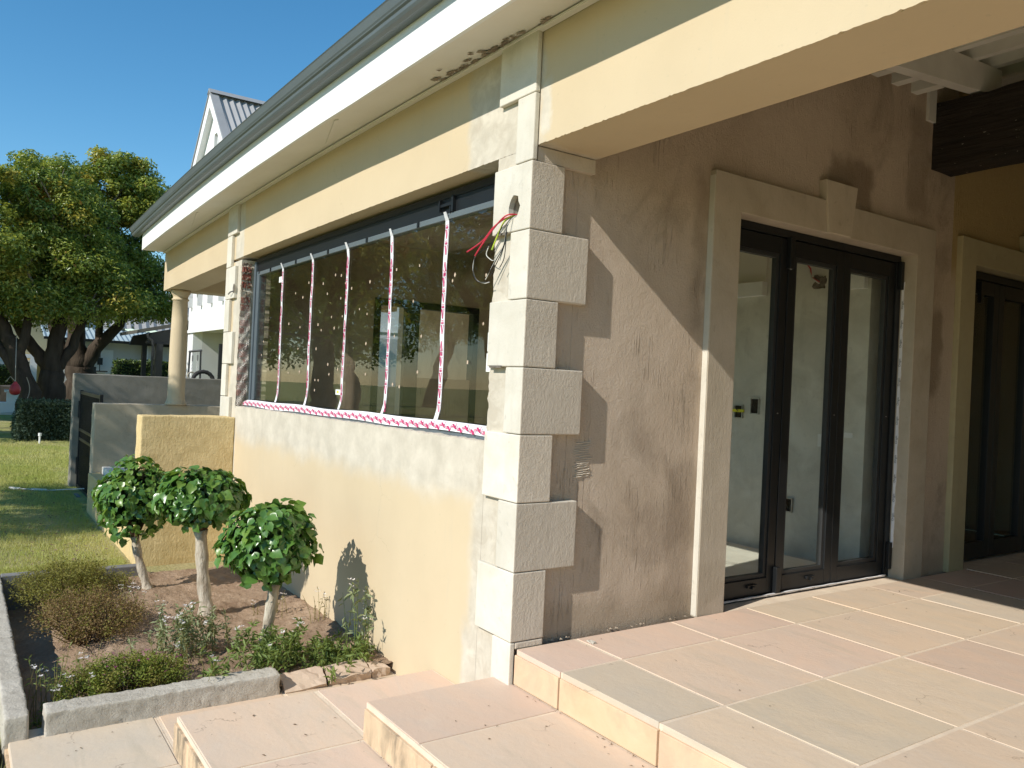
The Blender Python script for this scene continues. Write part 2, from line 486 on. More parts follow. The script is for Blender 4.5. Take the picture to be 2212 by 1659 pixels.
def tag(ob, label=None, cat=None, group=None, kind=None):
    if label: ob['label'] = label
    if cat: ob['category'] = cat
    if group: ob['group'] = group
    if kind: ob['kind'] = kind
def empty(name, loc, label, cat, group=None, kind=None):
    ob = bpy.data.objects.new(name, None); COL.objects.link(ob)
    ob.empty_display_size = .2
    attach(ob, loc, None); tag(ob, label, cat, group, kind)
    return ob

class MB:
    """collects shapes, builds ONE mesh object"""
    def __init__(s): s.v = []; s.f = []
    def add(s, v, f):
        n = len(s.v); s.v += [tuple(p) for p in v]; s.f += [tuple(i + n for i in q) for q in f]; return s
    def box(s, x0, x1, y0, y1, z0, z1):
        v = [(x, y, z) for x in (x0, x1) for y in (y0, y1) for z in (z0, z1)]
        return s.add(v, [(0, 1, 3, 2), (4, 6, 7, 5), (0, 4, 5, 1), (2, 3, 7, 6), (0, 2, 6, 4), (1, 5, 7, 3)])
    def prism(s, pts, axis, a, b):
        """polygon extruded along an axis; pts are the two other coordinates in x,y,z order"""
        def P(p, d):
            return (d, p[0], p[1]) if axis == 0 else ((p[0], d, p[1]) if axis == 1 else (p[0], p[1], d))
        n = len(pts)
        v = [P(p, a) for p in pts] + [P(p, b) for p in pts]
        f = [tuple(range(n)), tuple(range(2 * n - 1, n - 1, -1))] + [(i, i + n, (i + 1) % n + n, (i + 1) % n) for i in range(n)]
        return s.add(v, f)
    def tube(s, pts, rad, n=6, cap=True):
        pts = [Vector(p) for p in pts]
        rad = rad if isinstance(rad, (list, tuple)) else [rad] * len(pts)
        base = len(s.v); up = None
        for i, p in enumerate(pts):
            d = (pts[min(i + 1, len(pts) - 1)] - pts[max(i - 1, 0)]).normalized()
            if up is None:
                up = d.cross(Vector((0, 0, 1)))
                if up.length < .05: up = d.cross(Vector((1, 0, 0)))
            a = (up - d * up.dot(d)).normalized(); up = a; b = d.cross(a)
            for k in range(n):
                t = 2 * math.pi * k / n
                s.v.append(tuple(p + (a * math.cos(t) + b * math.sin(t)) * rad[i]))
        for i in range(len(pts) - 1):
            for k in range(n):
                s.f.append((base + i * n + k, base + i * n + (k + 1) % n, base + (i + 1) * n + (k + 1) % n, base + (i + 1) * n + k))
        if cap:
            s.f.append(tuple(base + k for k in range(n))[::-1]); e = base + (len(pts) - 1) * n
            s.f.append(tuple(e + k for k in range(n)))
        return s
    def lathe(s, prof, cx, cy, n=28):
        base = len(s.v)
        for r, z in prof:
            for k in range(n):
                t = 2 * math.pi * k / n; s.v.append((cx + r * math.cos(t), cy + r * math.sin(t), z))
        for i in range(len(prof) - 1):
            for k in range(n):
                s.f.append((base + i * n + k, base + i * n + (k + 1) % n, base + (i + 1) * n + (k + 1) % n, base + (i + 1) * n + k))
        s.f.append(tuple(base + k for k in range(n))[::-1]); e = base + (len(prof) - 1) * n
        s.f.append(tuple(e + k for k in range(n)))
        return s
    def build(s, name, mat, parent=None, **kw):
        return make(name, s.v, s.f, mat, parent, **kw)
def rough_block(x0, x1, y0, y1, z0, z1, nx, ny, nz, amp, seed, wave=.8):
    """box with an uneven, hand-hewn surface"""
    bm = bmesh.new()
    bmesh.ops.create_cube(bm, size=1)
    bmesh.ops.subdivide_edges(bm, edges=[e for e in bm.edges if abs((e.verts[0].co - e.verts[1].co).x) > .5], cuts=nx, use_grid_fill=True)
    bmesh.ops.subdivide_edges(bm, edges=[e for e in bm.edges if abs((e.verts[0].co - e.verts[1].co).y) > .5], cuts=ny, use_grid_fill=True)
    bmesh.ops.subdivide_edges(bm, edges=[e for e in bm.edges if abs((e.verts[0].co - e.verts[1].co).z) > .5], cuts=nz, use_grid_fill=True)
    r = random.Random(seed)
    ph = [r.uniform(0, 6) for _ in range(6)]
    V = []
    for v in bm.verts:
        c = v.co
        p = Vector((x0 + (c.x + .5) * (x1 - x0), y0 + (c.y + .5) * (y1 - y0), z0 + (c.z + .5) * (z1 - z0)))
        w = 1 if c.z > -.4 else .3
        p += Vector((r.uniform(-1, 1), r.uniform(-1, 1), r.uniform(-1, 1) + wave * math.sin(p.x * 9 + ph[0] + p.y * 7))) * amp * w
        V.append(p)
    bm.verts.index_update()
    F = [tuple(v.index for v in f.verts) for f in bm.faces]
    bm.free()
    return V, F

def leaves(centers, dirs_up, size, aspect=.5, seed=0, jitter=.9, droop=0.0, fold=.15):
    """many leaf blades (4 corners, folded along the midrib) as arrays"""
    r = np.random.default_rng(seed)
    n = len(centers)
    nor = dirs_up + r.normal(0, jitter, (n, 3)); nor /= np.linalg.norm(nor, axis=1)[:, None] + 1e-9
    t = r.normal(0, 1, (n, 3)); t[:, 2] -= droop
    t -= nor * (t * nor).sum(1)[:, None]; t /= np.linalg.norm(t, axis=1)[:, None] + 1e-9
    b = np.cross(nor, t)
    L = (size * r.uniform(.6, 1.25, n))[:, None]
    v = np.empty((n, 4, 3))
    v[:, 0] = centers
    v[:, 1] = centers + t * L * .45 + b * L * aspect * .5 + nor * L * fold
    v[:, 2] = centers + t * L
    v[:, 3] = centers + t * L * .45 - b * L * aspect * .5 + nor * L * fold
    base = (np.arange(n) * 4)[:, None]
    f = np.concatenate([base + np.array([[0, 1, 2]]), base + np.array([[0, 2, 3]])], 1).reshape(-1, 3)
    return v.reshape(-1, 3), f
# ------------------------------------------------------------------ ground
def zlawn(x, y):
    return -.555 - .03 * min(1, max(0, (-1.4 - x) / 6)) - .0016 * max(0, -20 - x)
def build_lawn():
    xs = [-300, -200, -120, -80, -60, -50, -40, -34, -28, -24, -20, -17, -14, -12, -10, -8.6, -7, -5.6, -5.2, -4.8, -4.44, -4.40, -3.5, -2.5, -1.42, -1.38, 0, 3, 8, 20, 60, 150, 300]
    ys = [-300, -150, -80, -50, -30, -20, -14, -10, -8, -6, -5, -4, -3, -2.6, -2.10, -2.05, -1.5, -1, -.5, 0, 1, 3, 6, 10, 20, 40, 80, 150, 300]
    V = []; F = []
    r = random.Random(3)
    for y in ys:
        for x in xs:
            z = zlawn(x, y) + (r.uniform(-.02, .02) if -30 < x < -5.3 else 0)
            if x >= -4.41 and y > -2.06: z = -.98
            V.append((x, y, z))
    n = len(xs)
    for j in range(len(ys) - 1):
        for i in range(n - 1):
            F.append((j * n + i, j * n + i + 1, (j + 1) * n + i + 1, (j + 1) * n + i))
    make('lawn', V, F, 'lawn', kind='structure', label='grass lawn sloping away left of the house, half in tree shade', origin=(0, 0, -.6))
build_lawn()

def zsoil(x, y):
    t = min(1, max(0, (y + 1.95) / .75))
    z = -.66 + .15 * t * t * (3 - 2 * t)
    z += .02 * math.sin(2.1 * x + 1) * math.sin(2.7 * y) + .04 * max(0, (y + .35) / .35)
    for (a, b) in ((-3.77, -.97), (-2.95, -.71), (-1.87, -.63)):
        z += .035 * math.exp(-((x - a) ** 2 + (y - b) ** 2) / .03)
    return z
def build_soil():
    nx, ny = 150, 100
    r = np.random.default_rng(5)
    xs = np.linspace(-4.40, -1.30, nx); ys = np.linspace(-2.0, .05, ny)
    cl = [(r.uniform(-4.4, -1.3), r.uniform(-1.9, 0), r.uniform(.012, .05), r.uniform(.006, .022)) for _ in range(420)]
    X, Y = np.meshgrid(xs, ys)
    Z = np.vectorize(zsoil)(X, Y) + r.normal(0, .0035, X.shape)
    for a, b, s, h in cl:
        Z += h * np.exp(-((X - a) ** 2 + (Y - b) ** 2) / (s * s))
    V = np.stack([X, Y, Z], -1).reshape(-1, 3)
    i = np.arange(ny - 1)[:, None] * nx + np.arange(nx - 1)[None, :]
    F = np.stack([i, i + 1, i + nx + 1, i + nx], -1).reshape(-1, 4)
    make('soil_bed', V, F, 'soil', kind='structure', label='bare brown planting soil inside the kerbs in front of the yellow wall', smooth=True)
build_soil()

# ------------------------------------------------------------------ patio and steps, every slab a part
TONES = {'pink': (.69, .505, .385), 'sand': (.68, .52, .37), 'grey': (.585, .47, .35), 'rose': (.665, .48, .365),
         'buff': (.695, .53, .38), 'olive': (.645, .505, .365), 'cream': (.68, .555, .415)}
def patio():
    mb = MB()
    mb.box(.003, 7.0, .012, 3.39, -.95, -.0028)
    mb.box(.003, 7.0, 3.39, 7.0, -.95, -.0030)
    root = mb.build('patio', 'joint', kind='structure', label='upper paved patio under the porch beam')
    def tile(par, x0, x1, y0, y1, z, tone, j=.0095, mat='tile', nm='paving_tile'):
        r = random.Random(int((x0 * 71 + y0 * 37 + z * 11) * 100))
        k = lambda: r.uniform(-.0035, .0035)
        b = MB()
        dz = r.uniform(-.0015, .0015)
        v = [(x0 + j + k(), y0 + j + k()), (x1 - j + k(), y0 + j + k()), (x1 - j + k(), y1 - j + k()), (x0 + j + k(), y1 - j + k())]
        b.prism(v, 2, z - .03, z + dz)
        ob = b.build(nm, mat, par, bevel=.0018)
        c = TONES[tone]; q = r.uniform(.90, .99)
        ob.color = (c[0] * q, c[1] * q * r.uniform(.98, 1.02), c[2] * q, 1)
        return ob
    X = [.0, .365, 1.0, 1.62, 2.27, 2.9, 3.6, 4.3, 5.0, 5.7]
    Y = [0.0, .375, 1.07, 1.735, 2.385, 3.06, 3.74, 4.42, 5.1, 5.8]
    tones = [['pink', 'pink', 'rose', 'sand', 'sand', 'buff', 'pink', 'sand', 'rose'],
             ['grey', 'buff', 'pink', 'buff', 'sand', 'cream', 'rose', 'sand', 'buff'],
             ['sand', 'olive', 'buff', 'rose', 'buff', 'sand', 'pink', 'buff', 'sand'],
             ['pink', 'sand', 'sand', 'pink', 'buff', 'cream', 'sand', 'rose', 'buff'],
             ['sand', 'rose', 'buff', 'sand', 'pink', 'buff', 'sand', 'buff', 'pink'],
             ['buff', 'sand', 'pink', 'buff', 'sand', 'rose', 'sand', 'buff', 'sand'],
             ['buff', 'sand', 'pink', 'buff', 'sand', 'rose', 'sand', 'buff', 'sand'],
             ['buff', 'sand', 'pink', 'buff', 'sand', 'rose', 'sand', 'buff', 'sand'],
             ['buff', 'sand', 'pink', 'buff', 'sand', 'rose', 'sand', 'buff', 'sand']]
    for i in range(9):
        for j in range(9):
            if i > 6 and j > 5: continue
            tile(root, X[i], X[i + 1], Y[j] + (0 if j else -.004), Y[j + 1], 0, tones[i][j])
    # recess floor in front of the doors
    for a, b in ((1.45, 3.6), (4.30, 6.45)): MB().box(-.30, .002, a, b, -.2, -.0045).build('door_sill', 'joint', root)
    # step bodies
    st = MB()
    st.box(-.137, 7.0, -.722, .010, -.97, -.1795)
    st.box(-.797, 7.0, -1.396, -.724, -.972, -.3545)
    st.box(-.797, -.139, -.722, -.002, -.972, -.3545)
    st.box(-1.385, 7.0, -2.055, -1.398, -.974, -.5255)
    st.box(-1.385, -.799, -1.396, -.002, -.974, -.5255)
    root2 = st.build('steps', 'joint', kind='structure', label='three broad sandstone steps wrapping round the patio corner')
    XS = [.365, 1.0, 1.62, 2.27, 2.9, 3.6, 4.3]
    z = -.176
    tile(root2, -.142, .365, -.728, .004, z, 'rose')
    for i in range(6): tile(root2, XS[i], XS[i + 1], -.728, .004, z, ['sand', 'pink', 'buff', 'sand', 'rose', 'buff'][i])
    z = -.351
    tile(root2, -.802, -.142, -.705, -.004, z, 'rose'); tile(root2, -.802, -.142, -1.402, -.712, z, 'buff')
    for i, (a, b) in enumerate(zip([-.142] + XS, XS)): tile(root2, a, b, -1.402, -.728, z, ['pink', 'rose', 'sand', 'pink', 'buff', 'sand', 'pink'][i])
    z = -.522
    tile(root2, -1.39, -.802, -.71, -.004, z, 'sand'); tile(root2, -1.39, -.802, -1.39, -.715, z, 'buff')
    for i, (a, b) in enumerate(zip([-1.39, -.66, .0, .66, 1.3, 2.0, 2.7, 3.4], [-.66, .0, .66, 1.3, 2.0, 2.7, 3.4, 4.1])): tile(root2, a, b, -2.06, -1.40, z, ['cream', 'cream', 'sand', 'buff', 'pink', 'sand', 'buff', 'sand'][i])
    # riser tiles
    def riser(par, a, b, y, z0, z1, c):
        mb = MB().box(a + .006, b - .006, y - .012, y + .02, z0 + .006, z1 - .022)
        ob = mb.build('riser_tile', 'riser', par, bevel=.003); ob.color = (*c, 1)
    ye = (.58, .415, .255); pk = (.55, .385, .265); py = (.57, .43, .28)
    for a, b, c in zip([.003] + XS, XS, [pk, ye, pk, py, ye, pk, ye]): riser(root, a, b, .006, -.176, -.004, c)
    for a, b, c in zip([-.137, .5, 1.15, 1.8, 2.5, 3.2], [.5, 1.15, 1.8, 2.5, 3.2, 3.9], [py, py, ye, py, ye, py]): riser(root2, a, b, -.724, -.350, -.182, c)
    for a, b, c in zip([-.797, -.2, .45, 1.1, 1.8, 2.5, 3.2], [-.2, .45, 1.1, 1.8, 2.5, 3.2, 3.9], [py, ye, py, ye, py, ye, py]): riser(root2, a, b, -1.398, -.522, -.357, c)
    for a, b, c in zip([-1.385, -.66, .0, .66, 1.3], [-.66, .0, .66, 1.3, 2.0], [py, ye, py, ye, py]): riser(root2, a, b, -2.057, -.70, -.528, c)
patio()

# ------------------------------------------------------------------ the house
XB = -.045                                    # face of the brown side wall
house = empty('house', (-.3, .2, -.55), 'single storey yellow rendered house with grey corner blocks, white fascia and a deep porch', 'house')
def bow(x, z):
    if x > -1.5 or z <= 1.3: return 0
    return -.1 * ((x + 1.5) / 6.1) ** 2 * (z - 1.3) / 1.6
def xsweep(prof, xs, skew=None, mb=None, wob=0, seed=1):
    mb = mb or MB(); n = len(prof); base = len(mb.v); r = random.Random(seed)
    for i, x in enumerate(xs):
        for k, (y, z) in enumerate(prof):
            xx = x
            if skew and i == 0: xx = skew(y)
            w = r.uniform(-wob, wob) if wob else 0
            mb.v.append((xx, y, z + bow(xx, z) + (w if k < 2 else 0)))
    for i in range(len(xs) - 1):
        for k in range(n):
            a = base + i * n + k; b = base + i * n + (k + 1) % n
            mb.f.append((a, b, b + n, a + n))
    mb.f.append(tuple(base + k for k in range(n))[::-1]); e = base + (len(xs) - 1) * n
    mb.f.append(tuple(e + k for k in range(n)))
    return mb
def rect(y0, y1, z0, z1): return [(y0, z0), (y1, z0), (y1, z1), (y0, z1)]
def frange(a, b, s):
    n = max(1, int(round((b - a) / s))); return [a + (b - a) * i / n for i in range(n + 1)]
def jag(xs, z, amp, r): return [(x, z + r.gauss(0, amp)) for x in xs]

def front_wall():
    r = random.Random(11)
    mb = MB()
    # below the window, with a ragged sill line
    sill = [(x, 1.0 - .028 * max(0, -x - .3) / 4.7 + r.gauss(0, .002)) for x in frange(-5.02, -.352, .025)]
    mb.prism([(-5.02, -.95), (-.352, -.95)] + sill[::-1], 1, 0, .30)
    mb.build('front_wall', 'yellow', house)
    # corner pier, left edge broken where the render was cut
    ed = [(-.352, 2.49)]; z = 2.46
    while z > 1.03:
        ed.append((-.350 + r.gauss(0, .004) + (.012 * r.random() if r.random() < .25 else 0), z)); z -= .022
    ed += [(-.350, 1.01)]
    mb = MB(); mb.prism([(-.350, -.95), (XB, -.95), (XB, 2.5025)] + [(-.35, 2.5025)] + ed, 1, 0, .30)
    cp = mb.build('corner_pier', ['yellow', 'brown'], house)
    for p in cp.data.polygons:
        if abs(p.normal.x) > .9 and p.area > .3 and (cp.data.vertices[p.vertices[0]].co.x + WL[cp.name].x) > -.1: p.material_index = 1
    # left pier
    ed = []; z = .955
    while z < 2.44:
        ed.append((-5.026 + r.gauss(0, .004), z)); z += .025
    mb = MB(); mb.prism([(-5.45, -.95), (-5.021, -.95), (-5.021, .95)] + ed + [(-5.021, 2.450), (-5.45, 2.447)], 1, 0, .30)
    mb.build('window_pier', 'yellow', house)
    # above the window, lower arris chipped
    chip = lambda: abs(r.gauss(0, .0016)) + (.006 * r.random() if r.random() < .07 else 0)
    mb = MB(); xs = frange(-5.45, XB, .014)
    bot = [(x, 2.503 + bow(x, 2.5) + chip()) for x in xs]
    top = [(x, 3.13 + bow(x, 3.13)) for x in frange(-5.45, XB, .6)]
    mb.prism(bot + top[::-1], 1, 0, .012)
    xsweep(rect(.0122, .30, 2.504, 3.13), frange(-5.45, XB, .5), mb=mb)
    mb.build('window_lintel_wall', 'yellow', house)
    # porch beam to the right, same plane
    mb = MB(); xs = frange(XB + .002, 6.4, .012)
    bot = [(x, 2.505 + chip()) for x in xs]
    mb.prism(bot + [(6.4, 3.13), (XB + .002, 3.13)], 1, .004, .016)
    mb.box(XB + .002, 6.4, .0162, .385, 2.507, 3.13)
    mb.build('porch_beam', 'yellow', house)
    # veranda beam to the left
    mb = MB(); xs = frange(-8.75, -5.452, .02)
    bot = [(x, 2.505 + bow(x, 2.507) + chip()) for x in xs]
    top = [(x, 3.13 + bow(x, 3.13)) for x in frange(-8.75, -5.452, .5)]
    mb.prism(bot + top[::-1], 1, 0, .012)
    xsweep(rect(.0122, .36, 2.507, 3.13), frange(-8.75, -5.452, .5), mb=mb)
    z0 = 2.507 + bow(-8.7, 2.507)
    mb.box(-8.75, -8.38, .362, 3.4, z0, 2.93)
    mb.build('veranda_beam', 'beam', house)
front_wall()

def side_wall():
    mb = MB()
    rt = lambda y: 3.32 + .45 * (y + .4)
    mb.prism([(.302, -.6), (1.40, -.6), (1.40, rt(1.4)), (.302, rt(.302))], 0, -.30, XB)
    mb.box(-.30, XB, 3.66, 4.30, -.6, 4.6)
    mb.prism([(1.40, 2.52), (3.66, 2.52), (3.66, 4.6), (2.44, 4.6), (1.40, rt(1.4))], 0, -.30, XB)
    mb.box(-.30, XB, 4.30, 5.20, 2.56, 4.6)
    mb.box(-.30, XB, 6.10, 7.00, -.6, 4.0)
    mb.box(-.30, XB, 5.20, 6.10, 2.56, 4.3)
    mb.build('side_wall', 'brown', house)
    # remaining shell: end wall, room and veranda, pier, added porch closing walls
    mb = MB()
    mb.box(-5.42, -5.2, .302, 1.55, -.6, 3.0); mb.box(-5.42, -5.2, 2.95, 3.62, -.6, 3.0); mb.box(-5.42, -5.2, 1.55, 2.95, 2.24, 3.0)
    mb.build('room_end_wall', 'brown', house)
    MB().box(-5.198, -.302, 3.42, 3.62, -.6, 3.0).build('room_wall', 'room_wall', house)
    MB().box(-5.2, -.302, .302, 3.42, -.05, -.003).build('room_floor', 'screed', house)
    MB().box(-5.2, -.302, .302, 3.42, 2.86, 2.9).build('room_ceiling', 'brown', house)
    MB().box(-4.0, -1.27, 3.395, 3.42, 2.305, 2.86).build('upper_panel', 'soffit', house)
    MB().box(-4.0, -1.27, 3.35, 3.42, 2.185, 2.303).build('wall_band', 'white', house)
    MB().box(-.47, -.33, 3.37, 3.42, 2.18, 2.33).build('white_block', 'white', house)  # plain white square on the back wall, level with the band
    mb = MB()
    mb.box(-8.75, -5.42, 3.62, 3.84, -.6, 2.86); mb.build('veranda_back_wall', 'brown', house)
    mb = MB(); mb.box(-8.74, -5.46, -.70, 3.6, -.6, -.002); mb.build('veranda_floor', 'screed', house)
    MB().box(-8.38, -5.45, .37, 3.6, 2.80, 2.83).build('veranda_ceiling', 'soffit', house)
    mb = MB(); mb.box(XB, 6.395, 7.0, 7.2, -.6, 3.95); mb.build('porch_back_shade_wall', 'beam', house)  # unseen wall added to keep the porch bounce dark
    mb = MB(); mb.box(6.0, 6.4, .0, .385, -.6, 2.503); mb.build('porch_pier', 'beam', house)
    MB().prism([(.386, -.6), (6.99, -.6), (6.99, 4.05), (4.2, 5.3), (.386, rt(.386))], 0, 6.2, 6.395).build('porch_end_shade_wall', 'beam', house)  # unseen wall added to cut skylight entering the porch end
side_wall()

def surrounds():
    def door_case(y0, y1, i0, i1, top, itop, mat, key):
        MB().prism([(y0, -.01), (i0, -.01), (i0, itop), (i1, itop), (i1, -.01), (y1, -.01), (y1, top), (y0, top)], 0, -.26, 0).build('door_surround', mat, house, bevel=.004)
        if key: MB().box(XB + .001, -.004, y0 - .004, y0 - .0005, .0, top - .03).build('sunlit_edge_strip', 'quoin', house)  # paler strip puts the sun on this side face into the colour
        c = (i0 + i1) / 2
        if key:
            MB().prism([(2.395, itop + .004), (2.652, itop + .004), (2.702, 2.765), (2.345, 2.765)], 0, -.06, .014).build('keystone', mat, house, bevel=.004)
        else:
            MB().prism([(c - .13, itop + .004), (c + .13, itop + .004), (c + .18, 2.80), (c - .18, 2.80)], 0, -.06, .030).build('keystone', mat, house, bevel=.004)
    door_case(1.30, 3.765, 1.535, 3.515, 2.632, 2.415, 'surround', True)
    door_case(4.165, 6.6, 4.395, 6.37, 2.655, 2.45, 'surround_olive', False)
surrounds()

ZQ = [.031, .377, .721, 1.062, 1.398, 1.738, 2.085, 2.427, 2.764, 3.10]
def quoins():
    r = random.Random(4)
    for i in range(-2, 9):
        z0 = ZQ[i] if i >= 0 else (-.96 if i == -2 else 0)
        if i == -2: z0, z1, longA = -.96, .031, False
        elif i == -1: continue
        else: z1 = ZQ[i + 1]; longA = i % 2 == 0
        z0 += .0018; z1 -= .0018
        a = -(.332 if longA else .158) + r.uniform(-.01, .01)
        b = (.176 if longA else .357) + r.uniform(-.003, .003)
        if i == -2:
            MB().box(a, -.001, -.030, -.0005, z0, z1).build('corner_block', 'quoin', house, bevel=.0055)
            MB().box(-.10, 0.0, .001, .172, -.004, z1).build('corner_block', 'quoin_rough', house, bevel=.006)
            continue
        if i >= 7:
            MB().box(a, 0, -.030, -.0005, z0, z1 + (0.015 if i == 8 else 0)).build('corner_block', 'quoin', house, bevel=.0055)
            if i == 7: MB().box(-.10, 0, .39, .40, z0, z1).v
            continue
        if i == 6:
            pass
        m = MB()
        m.prism([(a, -.030), (0, -.030), (0, b), (-.10, b), (-.10, .012), (a, .012)], 2, z0, z1)
        ob = m.build('corner_block', ['quoin', 'quoin_rough'], house, bevel=.0055)
        for p in ob.data.polygons:
            if abs(p.normal.x) > .7 and (ob.data.vertices[p.vertices[0]].co.x + WL[ob.name].x) > -.02: p.material_index = 1
    # the block tucked under the beam
    MB().box(-.10, -.012, .012, .385, 2.43, 2.502).build('corner_block', 'quoin_rough', house)
    for i in range(-1, 9):
        longA = i % 2 == 0
        z0 = ZQ[i] + .003 if i >= 0 else -.3
        z1 = ZQ[i + 1] - .003 if i >= 0 else ZQ[0] - .003
        w = .33 if longA else .165
        xs = [-5.475, -5.475 + w]
        xsweep(rect(-.032, -.0005, z0, min(z1, 3.09)), xs).build('corner_block', 'quoin', house, bevel=.004)
quoins()

def cut(ob, cutter):
    md = ob.modifiers.new('cut', 'BOOLEAN'); md.object = cutter; md.operation = 'DIFFERENCE'; md.solver = 'EXACT'
    bpy.context.view_layer.update()
    me = bpy.data.meshes.new_from_object(ob.evaluated_get(bpy.context.evaluated_depsgraph_get()))
    ob.modifiers.clear(); ob.data = me

def wire_hole():
    blk = [o for o in bpy.data.objects if o.name.startswith('corner_block') and WL[o.name].z < 2.2 < WL[o.name].z + .36 and WL[o.name].x > -1 and o.dimensions.z > .2]
    wallo = bpy.data.objects['corner_pier']
    r = random.Random(2)
    pts = [(-.142 + math.cos(t) * .046 * r.uniform(.85, 1.15), 2.212 + math.sin(t) * .062 * r.uniform(.88, 1.1)) for t in [k * .449 for k in range(14)]]
    cutter = MB().prism(pts, 1, -.2, .07).build('cutter', 'hole')
    for o in blk + [wallo]:
        cut(o, cutter)
    bpy.data.objects.remove(cutter)
    m = MB(); V, F = rough_block(-.185, -.10, .05, .07, 2.15, 2.275, 5, 2, 6, .006, 3)
    m.add(V, F); m.build('hole_rubble', 'hole', house)
wire_hole()

def eaves():
    xs = frange(-8.50, 6.4, .5)
    sk = lambda y: -8.50 - max(0, min(1, (y + .345) / .345)) * .26
    xsweep(rect(-.345, -.323, 3.037, 3.345), xs, sk, wob=.003).build('fascia_board', 'white', house)
    xsweep([(-.322, 3.041), (-.02, 3.090), (-.02, 3.112), (-.322, 3.065)], xs, sk).build('soffit', 'soffit', house)
    xsweep([(-.040, 3.066), (-.001, 3.066), (-.001, 3.088), (-.040, 3.078)], frange(-8.7, 6.4, .5)).build('soffit_bead', 'soffit', house)
    zs = lambda y: 3.041 + (y + .322) / .302 * .049
    for a, b in ((-1.95, -2.62), (-5.75, -6.85)):
        m = MB(); pts = []
        for t in range(7):
            k = t / 6; x = a + (b - a) * k; y = -.285 + .20 * k
            z = zs(y) - .002
            pts.append(Vector((x, y, z + bow(x, z))))
        for i in range(6):
            p, q = pts[i], pts[i + 1]
            w = Vector((.010, .010, .002)); d = Vector((0, 0, .005))
            m.add([p - w, p + w, q + w, q - w, p - w - d, p + w - d, q + w - d, q - w - d], [(0, 1, 2, 3), (7, 6, 5, 4), (0, 4, 5, 1), (1, 5, 6, 2), (2, 6, 7, 3), (3, 7, 4, 0)])
        m.build('soffit_joint', 'soffit', house)
    # gutter, an ogee trough
    prof = [(-.502, 3.03), (-.555, 3.028), (-.578, 3.040), (-.588, 3.065), (-.592, 3.095), (-.604, 3.112), (-.606, 3.122), (-.598, 3.128), (-.607, 3.15),
            (-.622, 3.225), (-.628, 3.238), (-.618, 3.243), (-.608, 3.222), (-.592, 3.14), (-.57, 3.06), (-.545, 3.045), (-.502, 3.05)]
    prof = [(y + .155, 3.268 + (z - 3.03) * .56) for y, z in prof]
    xs = frange(-8.74, 6.4, .35)
    xsweep(prof, xs).build('gutter', 'gutter', house)
    m = MB(); m.prism([(y, z + bow(-8.74, z)) for y, z in prof[:10]] + [(-.347, 3.375 + bow(-8.7, 3.36))], 0, -8.752, -8.741)
    m.build('gutter_end', 'gutter', house)
    xsweep(rect(-.357, -.346, 3.285, 3.36), frange(-8.5, 6.4, .5)).build('gutter_back', 'gutter', house)
    # roof sheet
    xsweep([(-.40, 3.335), (4.2, 5.40), (4.2, 5.46), (-.40, 3.385)], frange(-8.7, 6.4, .6)).build('roof', 'roof_grey', house)
    xsweep([(4.205, 5.34), (8.6, 3.3), (8.6, 3.36), (4.205, 5.44)], frange(-8.8, 6.4, .8)).build('roof', 'roof_grey', house)
    # broken render where soffit meets the corner
    r = random.Random(9)
    m = MB()
    for _ in range(60):
        x = r.uniform(-.95, .12); k = min(.27, abs(r.gauss(0, .045))); y = -.035 - k
        z = zs(y) - .002
        w = r.uniform(.008, .042); h = r.uniform(.004, .016); ang = r.uniform(-.6, .6)
        V = []
        for t in range(5):
            tt = t * 1.2566; V.append((x + math.cos(tt) * w * r.uniform(.6, 1.2), y + math.sin(tt) * h + math.cos(tt) * w * .3, z - r.uniform(0.001, .008)))
        m.add(V + [(x, y, z - .012)], [(i, (i + 1) % 5, 5) for i in range(5)])
    m.build('render_crumbs', 'mortar', house, kind='stuff')
eaves()

def porch_roof():
    zc = lambda y: 3.86 + .07 * (y - 3)
    m = MB(); m.prism([(1.0, zc(1.0)), (6.99, zc(6.99)), (6.99, zc(6.99) + .03), (1.0, zc(1.0) + .03)], 0, -.043, 6.9)
    m.build('porch_ceiling', 'white_timber', house)
    MB().box(-.043, 6.9, .388, .41, 2.9, 3.72).build('beam_lining', 'beam', house)
    MB().box(-.043, 6.9, .41, 1.0, 3.70, 3.72).build('porch_ceiling', 'white_timber', house)
    for i in range(19):
        y = 1.3 + .29 * i
        m = MB(); m.box(-.06 if i > 2 else .0, 6.8, y, y + .06, zc(y) - .085, zc(y) - .002)
        m.build('ceiling_batten', 'white_timber', house)
    for y in (2.88, 3.14, 3.40):
        MB().box(-.044, .16, y, y + .085, 3.61, zc(y) - .09).build('batten_packer', 'white_timber', house)
    for x in (.20, 2.0, 3.8, 5.6):
        m = MB(); m.prism([(.42, 3.30), (4.06, 3.645), (4.06, 3.845), (.42, 3.65)], 0, x, x + .085)
        m.build('rafter', 'white_timber', house, bevel=.004)
    MB().box(XB + .001, -.02, 3.62, 3.72, 3.45, 3.80).build('plaster_fillet', 'white_timber', house)
    V, F = rough_block(-.10, 6.9, 3.73, 4.02, 3.10, 3.60, 60, 3, 6, .007, 8)
    make('timber_beam', V, F, 'dark_timber', house)
porch_roof()
